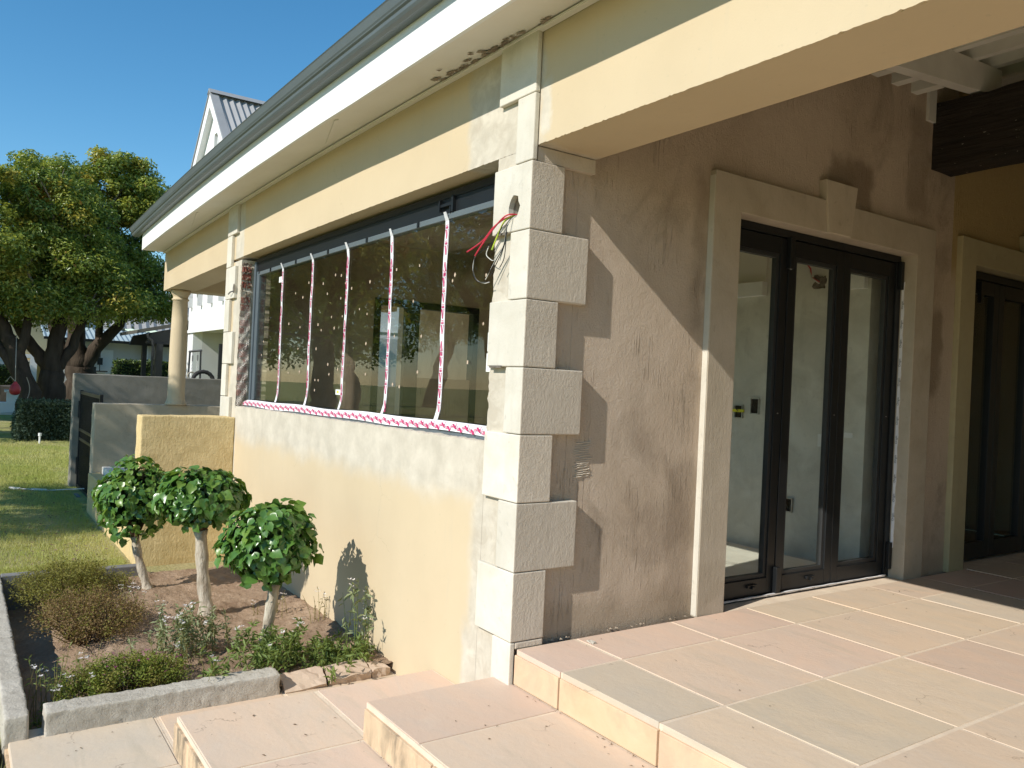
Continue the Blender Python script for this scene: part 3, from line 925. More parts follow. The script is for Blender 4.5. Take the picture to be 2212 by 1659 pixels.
# ------------------------------------------------------------------ window in the front wall
PADS = [(-2.846, 2.118), (-2.726, 2.105), (-3.1, 2.07), (-3.432, 2.104), (-3.751, 2.034), (-3.563, 1.986), (-3.0, 1.98), (-2.637, 2.038), (-2.716, 1.926), (-2.185, 2.011), (-2.21, 1.778), (-2.89, 1.786), (-2.669, 1.782), (-3.174, 1.736), (-3.6, 1.728), (-3.891, 1.77), (-2.823, 1.695), (-3.098, 1.687), (-1.759, 2.061), (-1.426, 2.056), (-0.965, 1.955), (-0.991, 1.922), (-0.614, 1.923), (-1.492, 1.827), (-1.747, 1.605), (-1.359, 1.594), (-0.621, 1.647), (-2.206, 1.561), (-2.513, 1.988), (-2.6, 1.625), (-2.349, 1.821), (-2.921, 1.406), (-2.712, 1.37), (-2.887, 1.327), (-3.186, 1.277), (-3.113, 1.276), (-3.186, 1.192), (-3.848, 1.329), (-3.563, 1.34), (-2.191, 1.338), (-1.741, 1.274), (-1.638, 1.262), (-1.389, 1.363), (-0.773, 1.428), (-4.414, 1.353), (-3.625, 1.541), (-3.193, 1.535), (-4.64, 1.492), (-4.601, 1.623)]
TX = [-4.11, -3.355, -2.609, -1.838, -1.085]
def zg(x): return 1.05 + .012 * (x + 4.8) / 4.3 + .012     # bottom edge of the glass
def ztop(x): return 2.335 + bow(x, 2.335)
def vee(m, cx, cz, w, h, y, ang=0.0):
    """heavy-and-light V with serifs"""
    ca, sa = math.cos(ang), math.sin(ang)
    def P(u, v): return (cx + u * ca - v * sa, y, cz + u * sa + v * ca)
    def quad(pts): m.add([P(*q) for q in pts], [(0, 1, 2, 3)])
    quad([(-.54 * w, .5 * h), (-.16 * w, .5 * h), (.14 * w, -.5 * h), (-.10 * w, -.5 * h)])
    quad([(.34 * w, .5 * h), (.47 * w, .5 * h), (.14 * w, -.5 * h), (.02 * w, -.5 * h)])
    quad([(-.60 * w, .5 * h), (-.60 * w, .44 * h), (-.12 * w, .44 * h), (-.12 * w, .5 * h)])
    quad([(.24 * w, .5 * h), (.24 * w, .45 * h), (.56 * w, .45 * h), (.56 * w, .5 * h)])
def smallprint(m, cx, cz, w, h, y, r):
    k = 5
    for i in range(k):
        x = cx - w / 2 + w * (i + .5) / k; q = w / k * .34
        m.add([(x - q, y, cz - h / 2), (x + q, y, cz - h / 2), (x + q, y, cz + h / 2), (x - q, y, cz + h / 2)], [(0, 1, 2, 3)])
    m.add([(cx - w * .45, y, cz + h * .9), (cx + w * .45, y, cz + h * .9), (cx + w * .45, y, cz + h * 1.15), (cx - w * .45, y, cz + h * 1.15)], [(0, 1, 2, 3)])
def window():
    fr = MB()
    fr.box(-4.955, -4.905, .105, .20, .965, 2.43)
    fr.box(-4.904, -4.86, .118, .19, 1.03, 2.33); fr.box(-4.859, -4.80, .110, .185, 1.05, 2.30)
    w = fr.build('window', 'grey_alu', house, bevel=.003)
    xs = frange(-4.955, -.33, .5)
    xsweep([(.122, 2.342), (.26, 2.342), (.26, 2.50), (.122, 2.482)], xs).build('head_housing', 'black', w)
    xsweep([(.116, 2.438), (.1215, 2.438), (.1215, 2.443), (.116, 2.443)], xs).build('head_trim', 'black', w)
    xsweep(rect(.112, .16, 2.304, 2.341), frange(-4.80, -.33, .5)).build('head_rail', 'gutter', w, bevel=.003)
    m = MB()
    m.prism([(-4.955, .968), (-.335, 1.000), (-.335, 1.052), (-4.955, 1.018)], 1, .07, .20); m.build('sill_rail', 'grey_alu', w)
    m = MB(); m.prism([(-4.80, 1.0185), (-.335, 1.053), (-.335, 1.076), (-4.80, 1.047)], 1, .11, .19); m.build('glass_channel', 'black', w)
    edges = [-4.80] + TX + [-.32]
    for a, b in zip(edges[:-1], edges[1:]):
        m = MB(); m.prism([(a + .002, zg(a) - .01), (b - .002, zg(b) - .01), (b - .002, 2.32 + bow(b, 2.3)), (a + .002, 2.32 + bow(a, 2.3))], 1, .122, .130)
        m.build('pane', 'glass', w)
    r = random.Random(5)
    for i, x in enumerate((-4.45, -3.75, -3.0, -2.25, -1.45)):
        MB().box(x - .012, x + .012, .104, .1115, ztop(x) - .03, ztop(x) + .005).build('clip', 'black', w)
    m = MB(); m.box(-1.165, -1.15, .095, .115, 2.36, 2.43).box(-1.15, -1.02, .10, .1215, 2.385, 2.402).box(-1.02, -.995, .10, .1215, 2.345, 2.44)
    m.box(-1.045, -1.035, .105, .1215, 2.34, 2.384); m.build('bracket', 'black', w)
    for k, (x, z) in enumerate(PADS):
        s = r.uniform(.008, .012); m = MB(); a = r.choice([0, 0, .5, .8])
        pts = [(x + math.cos(a + t) * s * .9, z + math.sin(a + t) * s * 1.3) for t in (.785, 2.356, 3.927, 5.498)]
        m.prism(pts, 1, .1195, .1218); m.build('spacer_pad', 'foam', w)
    MB().box(-4.21, -4.10, .118, .1215, 2.165, 2.218).build('maker_label', 'label', w)
    l = MB().box(-2.728, -2.621, .118, .1215, 1.172, 1.212).build('maker_label', 'label', w)
    MB().box(-2.70, -2.668, .1165, .118, 1.184, 1.203).build('label_dot', 'yellow_print', w)
    MB().box(-.56, -.50, .1165, .1215, 1.49, 1.596).build('maker_label', 'label', w)
    MB().box(-.565, -.50, .1165, .1215, 1.375, 1.478).build('maker_label', 'label', w)
    # tapes: things of their own
    names = ['leftmost strip of red-printed white tape down the window glass', 'second strip from the left of printed white tape on the glass',
             'middle strip of the five printed white tapes on the window glass', 'fourth strip from the left of printed white tape, below the housing',
             'rightmost vertical strip of printed white tape, nearest the corner wires']
    for i, x in enumerate(TX):
        t = i * 1.7; wd = .019 + .003 * (i == 4)
        n = 26; V = []; z0 = zg(x) - .035; z1 = ztop(x) + .012
        for k in range(n + 1):
            f = k / n; z = z0 + (z1 - z0) * f
            cx = x + .005 * math.sin(f * 6 + t) + .0025 * math.sin(f * 21 + 2 * t) - (.045 * max(0, .09 - f) / .09 if f < .09 else 0) + (.01 * (f - .96) / .04 if f > .96 else 0)
            yy = .1195 - (.012 * max(0, .06 - f) / .06) - (.03 * max(0, f - .955) / .045) + .0012 * math.sin(f * 40 + t)
            q = wd * (1 if f < .97 else .7) * (1 + .05 * math.sin(f * 31 + t))
            V += [(cx - q, yy - .002 * max(0, math.sin(f * 17 + t)), z), (cx + q, yy - .0015 * max(0, math.sin(f * 23)), z), (cx - q, yy + .0012, z), (cx + q, yy + .0022, z)]
        F = []
        for k in range(n):
            a = k * 4; F += [(a, a + 1, a + 5, a + 4), (a + 2, a + 6, a + 7, a + 3), (a, a + 4, a + 6, a + 2), (a + 1, a + 3, a + 7, a + 5)]
        tp = make('tape', V, F, 'film', label=names[i], cat='tape', group='printed tapes on the window')
        pr = MB(); z = z0 + .10; j = 0
        while z < z1 - .08:
            f = (z - z0) / (z1 - z0); cx = x + .004 * math.sin(f * 7 + t)
            ang = math.pi if (j + i) % 5 == 3 else 0
            vee(pr, cx + r.uniform(-.003, .003), z, .032, .058, .1165, ang)
            smallprint(pr, cx, z + (.042 if ang == 0 else -.046), .030, .014, .1165, r)
            z += .098; j += 1
        pr.build('print', 'print', tp, kind='stuff')
    # the long tape on the sill
    n = 90; V = []; 
    cz = lambda x: 1.010 + .038 * (x + 4.955) / 4.62 + .004 * math.sin(x * 5) 
    hz = lambda x: .027 + .003 * math.sin(x * 3.1 + 1)
    for k in range(n + 1):
        x = -4.965 + (4.63) * k / n
        V += [(x, .060 + .004 * math.sin(x * 9), cz(x) - hz(x)), (x, .066, cz(x) + hz(x) * .4), (x, .100, cz(x) + hz(x) + .004), (x, .101, cz(x) + hz(x) - .006), (x, .069, cz(x)), (x, .066, cz(x) - hz(x))]
    F = []
    for k in range(n):
        a = k * 6
        for j in range(6): F.append((a + j, a + (j + 1) % 6, a + 6 + (j + 1) % 6, a + 6 + j))
    tp = make('tape', V, F, 'film', label='long band of red-printed white tape along the window sill', cat='tape', group='printed tapes on the window')
    pr = MB(); x = -4.93; j = 0
    while x < -.40:
        zc = cz(x)
        vee(pr, x, zc - .002 + (.008 if j % 2 else -.008), .052, .032, .0555, .15)
        smallprint(pr, x + .034, zc - .010 + (.014 if j % 2 == 0 else -.002), .026, .010, .0555, r)
        x += .066; j += 1
    pr.build('print', 'print', tp, kind='stuff')
window()

# ------------------------------------------------------------------ broken reveal with brick and expanded metal
def reveal():
    r = random.Random(21)
    V, F = rough_block(-5.05, -5.026, .004, .104, .955, 2.42, 1, 8, 60, .007, 5)
    rv = make('window_reveal', V, F, 'mortar', house)
    z = 1.0; k = 0
    while z < 2.36:
        z1 = z + .072
        if k % 2 == 0: spans = [(.012, .092)]
        else: spans = [(.008, .050), (.058, .096)]
        for a, b in spans:
            if r.random() < .22: continue
            V, F = rough_block(-5.05, -5.012 + r.uniform(-.008, .004), a, b, z, z1 - .012, 1, 3, 3, .004, k * 7 + int(a * 100))
            make('brick', V, F, 'brick', rv)
        z += .078; k += 1
    m = MB()
    # diamond mesh over the lower half
    for s in (1, -1):
        z = .90
        while z < 2.0:
            p = []
            for t in range(5):
                y = .004 + .1 * t / 4; zz = z + s * .16 * t / 4 + (0 if s > 0 else .16)
                p.append((-5.004 + .004 * math.sin(zz * 40), y, zz))
            if p[0][2] > .94 and p[-1][2] > .94 and p[-1][2] < 2.05: m.tube(p, .0011, 3, False)
            z += .022
    m.build('metal_lath', 'steel', rv, kind='stuff')
    m = MB()
    for i in range(140):
        z = r.uniform(1.85, 2.42) if r.random() < .7 else r.uniform(.96, 2.4); y = r.uniform(.0, .1); q = r.uniform(.006, .02)
        m.add([(-5.012 + r.uniform(-.01, .012), y + r.uniform(-q, q), z + r.uniform(-q, q)) for _ in range(4)], [(0, 1, 2), (0, 2, 3), (0, 3, 1), (1, 3, 2)])
    m.build('mortar_crumbs', 'mortar', rv, kind='stuff')
reveal()

# ------------------------------------------------------------------ folding doors
def lettering(text, size, mat, mw, parent, name='lettering'):
    c = bpy.data.curves.new('t', 'FONT'); c.body = text; c.size = size; c.resolution_u = 2
    o = bpy.data.objects.new('t', c); COL.objects.link(o)
    bpy.context.view_layer.update()
    me = bpy.data.meshes.new_from_object(o.evaluated_get(bpy.context.evaluated_depsgraph_get()))
    bpy.data.objects.remove(o)
    vs = [mw @ v.co for v in me.vertices]
    return make(name, [tuple(v) for v in vs], [tuple(p.vertices) for p in me.polygons], mat, parent)
def doors():
    X0, X1 = -.19, -.13
    m = MB()
    m.box(-.215, -.118, 1.545, 3.50, 2.362, 2.412); m.box(-.215, -.118, 3.452, 3.512, .0, 2.361); m.box(-.215, -.118, 1.538, 1.575, .0, 2.361)
    fr = m.build('door_frame', 'black', house, bevel=.002)
    MB().box(-.215, -.118, 1.576, 3.451, -.002, .012).build('threshold', 'black', fr)
    # film strip with the printed word, up the right hand reveal
    V = []; r = random.Random(3)
    n = 40
    for k in range(n + 1):
        z = .22 + (2.22 - .22) * k / n; q = .010 + r.uniform(-.002, .002)
        V += [(-.108, 3.508, z), (-.108 + q * 2, 3.508, z), (-.108 + q * 2, 3.5135, z), (-.108, 3.5135, z)]
    F = []
    for k in range(n):
        a = k * 4
        for j in range(4): F.append((a + j, a + (j + 1) % 4, a + 4 + (j + 1) % 4, a + 4 + j))
    fl = make('protective_film', V, F, 'film', fr)
    z = .42
    while z < 2.15:
        mw = Matrix(((0, -1, 0, -.091), (0, 0, -1, 3.5065), (1, 0, 0, z), (0, 0, 0, 1)))
        lettering('Origin', .024, 'print_black', mw, fr)
        z += .145
    V = []; n = 40
    for k in range(n + 1):
        y = 1.60 + 1.85 * k / n; q = .003 + .001 * math.sin(k * 1.3) + r.uniform(0, .001)
        V += [(-.106, y, .012 - q), (-.100, y, .016 + q), (-.112, y, .017 + q), (-.112, y, .012 - q)]
    F = []
    for k in range(n):
        a = k * 4
        for j in range(4): F.append((a + j, a + (j + 1) % 4, a + 4 + (j + 1) % 4, a + 4 + j))
    make('protective_film', V, F, 'film', fr)
    y = 1.75
    while y < 3.3:
        mw = Matrix(((0, 0, 1, -.099), (1, 0, 0, y), (0, 1, 0, .010), (0, 0, 0, 1)))
        lettering('Origin', .012, 'print_black', mw, fr); y += .16
    spans = [(1.577, 2.170), (2.182, 2.796), (2.800, 3.448)]
    for i, (a, b) in enumerate(spans):
        m = MB(); zb, zt = .018, 2.356
        gl, gr = a + .075, b - .075
        m.box(X0, X1, a, gl, zb, zt).box(X0, X1, gr, b, zb, zt).box(X0, X1, gl, gr, zb, .125).box(X0, X1, gl, gr, 2.25, zt)
        d = m.build('door', 'black', house, bevel=.003)
        # glazing bead, set proud, mitred look
        bd = MB(); e = .026
        bd.prism([(gl, .125), (gl + e, .125 + e), (gl + e, 2.25 - e), (gl, 2.25)], 0, X0 + .01, X1 - .012)
        bd.prism([(gr, .125), (gr, 2.25), (gr - e, 2.25 - e), (gr - e, .125 + e)], 0, X0 + .01, X1 - .012)
        bd.prism([(gl, .125), (gr, .125), (gr - e, .125 + e), (gl + e, .125 + e)], 0, X0 + .01, X1 - .012)
        bd.prism([(gl, 2.25), (gl + e, 2.25 - e), (gr - e, 2.25 - e), (gr, 2.25)], 0, X0 + .01, X1 - .012)
        bd.build('glazing_bead', 'charcoal', d)
        MB().box(-.166, -.158, gl + .01, gr - .01, .135, 2.24).build('pane', 'door_glass', d)
        c = (a + b) / 2
        if i < 2:
            lk = MB().box(X1, X1 + .016, c + .02, c + .11, .075, .095).box(X1, X1 + .03, c + .05, c + .08, .068, .086)
            lk.build('bolt', 'black', d, bevel=.002)
        MB().box(X1 + .0005, X1 + .002, b - .045, b - .033, 1.20, 1.206).build('screw', 'steel', d)
    dr = bpy.data.objects['door']
    for z0, z1 in ((2.16, 2.37), (.02, .19)):
        MB().box(X1, X1 + .034, 2.155, 2.197, z0, z1).build('hinge', 'black', fr, bevel=.004)
        MB().lathe([(.006, z0 - .006), (.006, z0)], X1 + .02, 2.176, 8).build('hinge_pin', 'steel', fr)
        MB().box(-.118, -.090, 3.468, 3.506, z0 if z0 > 1 else .06, z1 if z0 > 1 else .26).build('hinge', 'black', fr, bevel=.004)
    # second door, further down the porch
    m = MB(); m.box(-.20, -.12, 4.40, 4.46, 0, 2.44).box(-.20, -.12, 4.46, 6.36, 2.38, 2.44).box(-.2, -.12, 6.31, 6.36, 0, 2.38)
    fr2 = m.build('door_frame', 'black', house)
    for a, b in ((4.465, 5.08), (5.085, 5.70), (5.705, 6.305)):
        m = MB(); gl, gr = a + .09, b - .09
        m.box(X0, X1, a, gl, .02, 2.375).box(X0, X1, gr, b, .02, 2.375).box(X0, X1, gl, gr, .02, .16).box(X0, X1, gl, gr, 2.26, 2.375)
        d = m.build('door', 'black', house, bevel=.003)
        MB().box(-.166, -.158, gl, gr, .16, 2.26).build('pane', 'door_glass', d)
    MB().box(X1, X1 + .03, 4.70, 4.74, 2.18, 2.36).build('hinge', 'black', fr2)
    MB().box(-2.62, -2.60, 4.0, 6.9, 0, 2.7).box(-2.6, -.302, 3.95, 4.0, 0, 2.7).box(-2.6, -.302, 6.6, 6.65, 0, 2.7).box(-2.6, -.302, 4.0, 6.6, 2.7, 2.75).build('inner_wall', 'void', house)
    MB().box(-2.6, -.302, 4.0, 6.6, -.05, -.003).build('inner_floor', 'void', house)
    # door frame in the far end wall of the room
    m = MB()
    m.box(-5.30, -5.19, 1.551, 1.63, 0, 2.235).box(-5.30, -5.19, 2.87, 2.949, 0, 2.235).box(-5.30, -5.19, 1.63, 2.87, 2.16, 2.235)
    m.box(-5.28, -5.21, 1.96, 2.14, 0, 2.16)
    m.build('inner_door_frame', 'black', house)
    MB().box(-5.26, -5.22, 2.141, 2.869, .0, 1.35).build('inner_door_panel', 'brown', house)
doors()

# sockets and loose wiring on the room's back wall, seen through the glass
def electrics():
    yb = 3.42
    for x, z, w, h in ((-1.51, 1.17, .045, .06), (-1.335, 1.225, .045, .07), (-.96, .42, .05, .06)):
        m = MB(); m.box(x - w, x - w + .008, yb - .02, yb, z - h, z + h).box(x + w - .008, x + w, yb - .02, yb, z - h, z + h).box(x - w + .008, x + w - .008, yb - .02, yb, z - h, z - h + .008).box(x - w + .008, x + w - .008, yb - .02, yb, z + h - .008, z + h)
        b = m.build('socket_box', 'steel', house)
        MB().box(x - w + .008, x + w - .008, yb - .006, yb, z - h + .008, z + h - .008).build('box_back', 'void', b)
        MB().tube([(x - .02, yb - .01, z), (x, yb - .04, z + .02), (x + .02, yb - .02, z - .03)], .004, 5).build('loose_wire', 'black_cable', b)
    MB().box(-1.60, -1.44, yb - .035, yb - .021, 1.165, 1.19).build('level_strip', 'yellow_print', house)
    MB().box(-.70, -.64, yb - .012, yb, .93, 1.03).build('switch_plate', 'white', house)
    MB().box(-.47, -.40, yb - .012, yb, 1.02, 1.06).build('switch_plate', 'white', house)
    V, F = rough_block(-.80, -.70, yb - .012, yb, 2.21, 2.31, 4, 1, 4, .012, 77)
    h = make('socket_box', V, F, 'hole', house)
    MB().tube([(-.75, yb - .01, 2.26), (-.80, yb - .05, 2.30), (-.81, yb - .05, 2.37), (-.86, yb - .06, 2.44)], .007, 5).build('loose_wire', 'red_cable', h)
    MB().tube([(-.75, yb - .01, 2.25), (-.79, yb - .06, 2.29), (-.82, yb - .05, 2.36)], .007, 5).build('loose_wire', 'white_cable', h)
electrics()

# ------------------------------------------------------------------ wires hanging from the corner block
def wires():
    y = -.052
    root = empty('loose_wiring', (-.15, -.03, 2.2), 'loose red, green and black wires hanging from the hole in the corner blocks', 'wires')
    h = (-.140, -.01, 2.175)
    def w(pts, mat, rad=.0035): MB().tube(pts, rad, 6).build('wire', mat, root)
    def curve(pts, n=6):
        P = [Vector(p) for p in pts]; out = []
        for i in range(len(P) - 1):
            p0 = P[max(i - 1, 0)]; p1 = P[i]; p2 = P[i + 1]; p3 = P[min(i + 2, len(P) - 1)]
            for k in range(n):
                t = k / n
                out.append(.5 * ((2 * p1) + (p2 - p0) * t + (2 * p0 - 5 * p1 + 4 * p2 - p3) * t * t + (3 * p1 - p0 - 3 * p2 + p3) * t ** 3))
        out.append(P[-1]); return out
    w(curve([h, (-.19, y, 2.155), (-.28, y - .01, 2.12), (-.36, y - .02, 2.06), (-.515, y - .02, 2.018)]), 'red_cable', .0042)
    w(curve([h, (-.17, y - .01, 2.165), (-.29, y - .015, 2.10), (-.36, y - .03, 2.03), (-.415, y - .03, 1.985)]), 'red_cable', .0042)
    w(curve([h, (-.18, y, 2.15), (-.24, y, 2.09), (-.284, y - .01, 2.005)]), 'green_cable', .004)
    w(curve([h, (-.19, y, 2.14), (-.27, y, 2.06), (-.40, y - .02, 1.995)]), 'black_cable', .0028)
    w(curve([(-.415, y - .03, 1.985), (-.43, y - .03, 1.92), (-.41, y - .02, 1.86), (-.36, y, 1.838), (-.31, y, 1.84)]), 'white_cable', .0026)
    w(curve([(-.415, y - .032, 1.985), (-.425, y - .03, 1.90), (-.395, y - .02, 1.85), (-.34, y, 1.842)]), 'black_cable', .0022)
    w(curve([(-.33, y, 2.03), (-.335, y - .01, 1.985), (-.30, y, 1.955), (-.275, y, 1.95)]), 'white_cable', .0024)
    for dx, zz, mm in ((-.12, 1.872, 'black_cable'), (-.155, 1.87, 'black_cable'), (-.165, 1.855, 'white_cable'), (-.035, 1.905, 'black_cable')):
        w(curve([h, (-.155, y - .004, 2.12), (-.165 + dx * .15, y, 2.02), (-.16 + dx * .6, y, 1.95), (-.175 + dx, y - .005, zz)]), mm, .0024)
    # joint slots in the corner blocks below the wires
    for (a, b, z) in ((-.295, -.19, 2.085), (-.30, -.19, 1.398)):
        MB().box(a, b, -.036, -.0305, z - .006, z + .006).build('joint_slot', 'hole', house)
    m = MB(); m.tube([(-5.175, -.034, 2.14), (-5.19, -.055, 2.13), (-5.25, -.06, 2.11)], .006, 5)
    o = m.build('loose_wiring', 'black_cable', label='short black cable stub poking from the far corner blocks beside the window', cat='wires')
    m = MB(); r = random.Random(3)
    m.prism([(-5.16 + .035 * math.cos(t), 2.165 + .05 * math.sin(t)) for t in [k * .6283 for k in range(10)]], 1, -.0335, -.0322)
    m.build('cable_hole', 'hole', house)
wires()
# ------------------------------------------------------------------ column, low walls, gate
def outside_walls():
    zt = 2.507 + bow(-8.55, 2.507) - .003
    prof = [(.142, .832), (.142, .845), (.135, .86), (.122, .885), (.115, .915), (.112, .95), (.113, 1.3), (.110, 1.7), (.103, 2.0), (.096, 2.262), (.108, 2.268), (.113, 2.278),
            (.108, 2.288), (.096, 2.294), (.096, 2.318), (.104, 2.335), (.122, 2.362), (.128, 2.376), (.13, zt)]
    prof = [p for p in prof if p[1] <= zt]
    MB().lathe(prof, -8.53, .18, 32).build('column', 'beam', house, smooth=True).data.polygons.foreach_set
    V, F = rough_block(-5.25, -5.0, -.87, -.002, -.95, .862, 3, 10, 24, .0035, 31)
    make('low_wall', V, F, 'low_wall', label='ochre rendered low wall jutting out behind the topiary trees', cat='wall', bevel=.012)
    V, F = rough_block(-8.75, -8.50, -.82, 3.3, -.95, .826, 3, 20, 20, .003, 32)
    make('low_wall', V, F, 'beige_wall', label='beige low wall carrying the round column, dappled at its end', cat='wall', bevel=.012)
    m = MB(); m.box(-8.499, -5.252, -.86, -.72, -.95, -.08)
    m.build('low_wall', 'low_wall', label='knee-high rendered plinth between the two low walls, behind the left topiary', cat='wall', bevel=.01)
    V, F = rough_block(-11.25, -11.0, -.80, 6.0, -1.0, 1.185, 3, 26, 22, .003, 33)
    make('garden_wall', V, F, 'grey_wall', label='tall grey rendered wall behind the column and the black gate', cat='wall', bevel=.012)
    # iron gate
    g = empty('garden_gate', (-9.85, -.70, -.6), 'black iron bar gate between the beige low wall and the tall grey wall', 'gate')
    m = MB()
    x0, x1, y = -10.92, -8.82, -.70
    m.box(x0, x0 + .05, y - .02, y + .02, -.60, .93).box(x1 - .05, x1, y - .02, y + .02, -.60, .93)
    m.box(x0 + .05, x1 - .05, y - .015, y + .015, .87, .92).box(x0 + .05, x1 - .05, y - .015, y + .015, -.58, -.53).box(x0 + .05, x1 - .05, y - .015, y + .015, .16, .20).box(x0 + .05, x1 - .05, y - .015, y + .015, .30, .34)
    m.build('gate_frame', 'black', g)
    x = x0 + .12
    while x < x1 - .08:
        MB().box(x - .008, x + .008, y - .008, y + .008, -.53, .87).build('bar', 'black', g); x += .11
    for z in (.50, -.38):
        MB().box(x0 - .08, x0 - .002, y - .03, y + .025, z, z + .26).build('hinge', 'black', g)
    MB().box(-10.90, -8.85, -.78, -.60, -1.0, -.625).build('gate_threshold', 'grey_kerb', g)
    m = MB(); m.tube([(-10.85, -1.60, -.56), (-10.72, -1.47, -.56)], .022, 8).tube([(-10.72, -1.47, -.56), (-10.66, -1.38, -.56), (-10.62, -1.33, -.56)], .011, 6)
    m.tube([(-10.62, -1.33, -.56), (-10.47, -1.14, -.56)], .020, 8).tube([(-10.47, -1.14, -.56), (-10.10, -.66, -.50)], .009, 6)
    m.build('pole', 'white_cable', label='pale paint roller pole lying on the grass by the gate', cat='pole')
    m = MB(); m.box(-10.05, -9.7, -.84, -.79, -.75, -.56); m.build('board', 'grey_kerb', label='short grey board leaning at the foot of the gate', cat='board')
outside_walls()

def kerbs():
    k = empty('garden_kerb', (-2.8, -2.02, -.6), 'long kerb of hewn stone between lawn and planting bed', 'kerb')
    for i, (a, b) in enumerate(((-4.40, -3.42), (-3.41, -2.62), (-2.61, -1.84), (-1.83, -1.265))):
        V, F = rough_block(a, b, -2.078, -1.972, -.80, -.402, 30, 4, 8, .0036, 40 + i)
        make('kerb_stone', V, F, 'granite', k, bevel=.012, smooth=True)
    k = empty('garden_kerb', (-4.35, -1.5, -.6), 'smooth dark grey kerb at the far end of the planting bed', 'kerb')
    MB().box(-4.41, -4.31, -1.970, -1.45, -.85, -.400).build('kerb_stone', 'grey_kerb', k, bevel=.006)
    MB().box(-4.41, -4.31, -1.446, -.93, -.85, -.405).build('kerb_stone', 'grey_kerb', k, bevel=.006)
    for i, (a, b, z, lab) in enumerate(((-1.905, -.735, -.405, 'long rough granite stone edging the bed beside the lowest step'),)):
        V, F = rough_block(-1.395, -1.255, a, b, -.56, z, 6, 50, 6, .0042, 60 + i, .6)
        make('edging_stone', V, F, 'granite', label=lab, cat='stone', bevel=.030, smooth=True)
    for i, (a, b, c, lab) in enumerate(((-.70, -.46, .10, 'tilted sandstone flag next to the granite edging, in the weeds'), (-.44, -.17, .05, 'flat sandstone piece edging the bed nearest the yellow wall'),)):
        V, F = rough_block(-.07, .07, -(b - a) / 2, (b - a) / 2, -.03, .03, 4, 7, 2, .006, 70 + i)
        R_ = Matrix.Rotation(.55 - .25 * i, 3, 'Y') @ Matrix.Rotation(c, 3, 'X')
        o = Vector((-1.315, (a + b) / 2, -.497 + .004 * i))
        V = [tuple(R_ @ v + o) for v in V]
        make('edging_stone', V, F, 'rust_stone', label=lab, cat='stone')
    V, F = rough_block(-1.36, -1.25, -.16, -.05, -.53, -.47, 3, 3, 2, .008, 75)
    make('edging_stone', V, F, 'rust_stone', label='small broken stone at the foot of the yellow wall', cat='stone')
kerbs()

# ------------------------------------------------------------------ topiary trees
def leaf_mesh(seed):
    r = random.Random(seed)
    out = [(0, 0), (.24, -.02), (.42, .14), (.46, .32), (.44, .50), (.31, .66), (.19, .80), (0, 1.0), (-.19, .80), (-.31, .66), (-.44, .50), (-.46, .32), (-.42, .14), (-.24, -.02)]
    curl = r.uniform(.15, .4); cup = r.uniform(.15, .35)
    V = []
    for x, y in out:
        x *= r.uniform(.9, 1.1)
        V.append((x, y, cup * abs(x) + r.uniform(-.02, .02) - curl * y * y))
    mid = [(0, .3, -curl * .09 - .02), (0, .65, -curl * .42 - .02)]
    n = len(V); V += mid
    F = [(0, 1, n), (1, 2, n), (2, 3, n), (3, 4, n), (4, n + 1, n), (4, 5, n + 1), (5, 6, n + 1), (6, 7, n + 1), (7, 8, n + 1), (8, 9, n + 1), (9, 10, n + 1), (10, n, n + 1), (10, 11, n), (11, 12, n), (12, 13, n), (13, 0, n)]
    me = bpy.data.meshes.new('leaf'); me.from_pydata(V, [], F)
    me.polygons.foreach_set('use_smooth', np.ones(len(me.polygons), bool))
    return me, np.array(V), F
LEAFM = []
for s in range(4):
    for mt in ('leaf_gloss', 'leaf_lime'):
        me, V, F = leaf_mesh(s); me.materials.append(M[mt]); LEAFM.append((me, V, F))
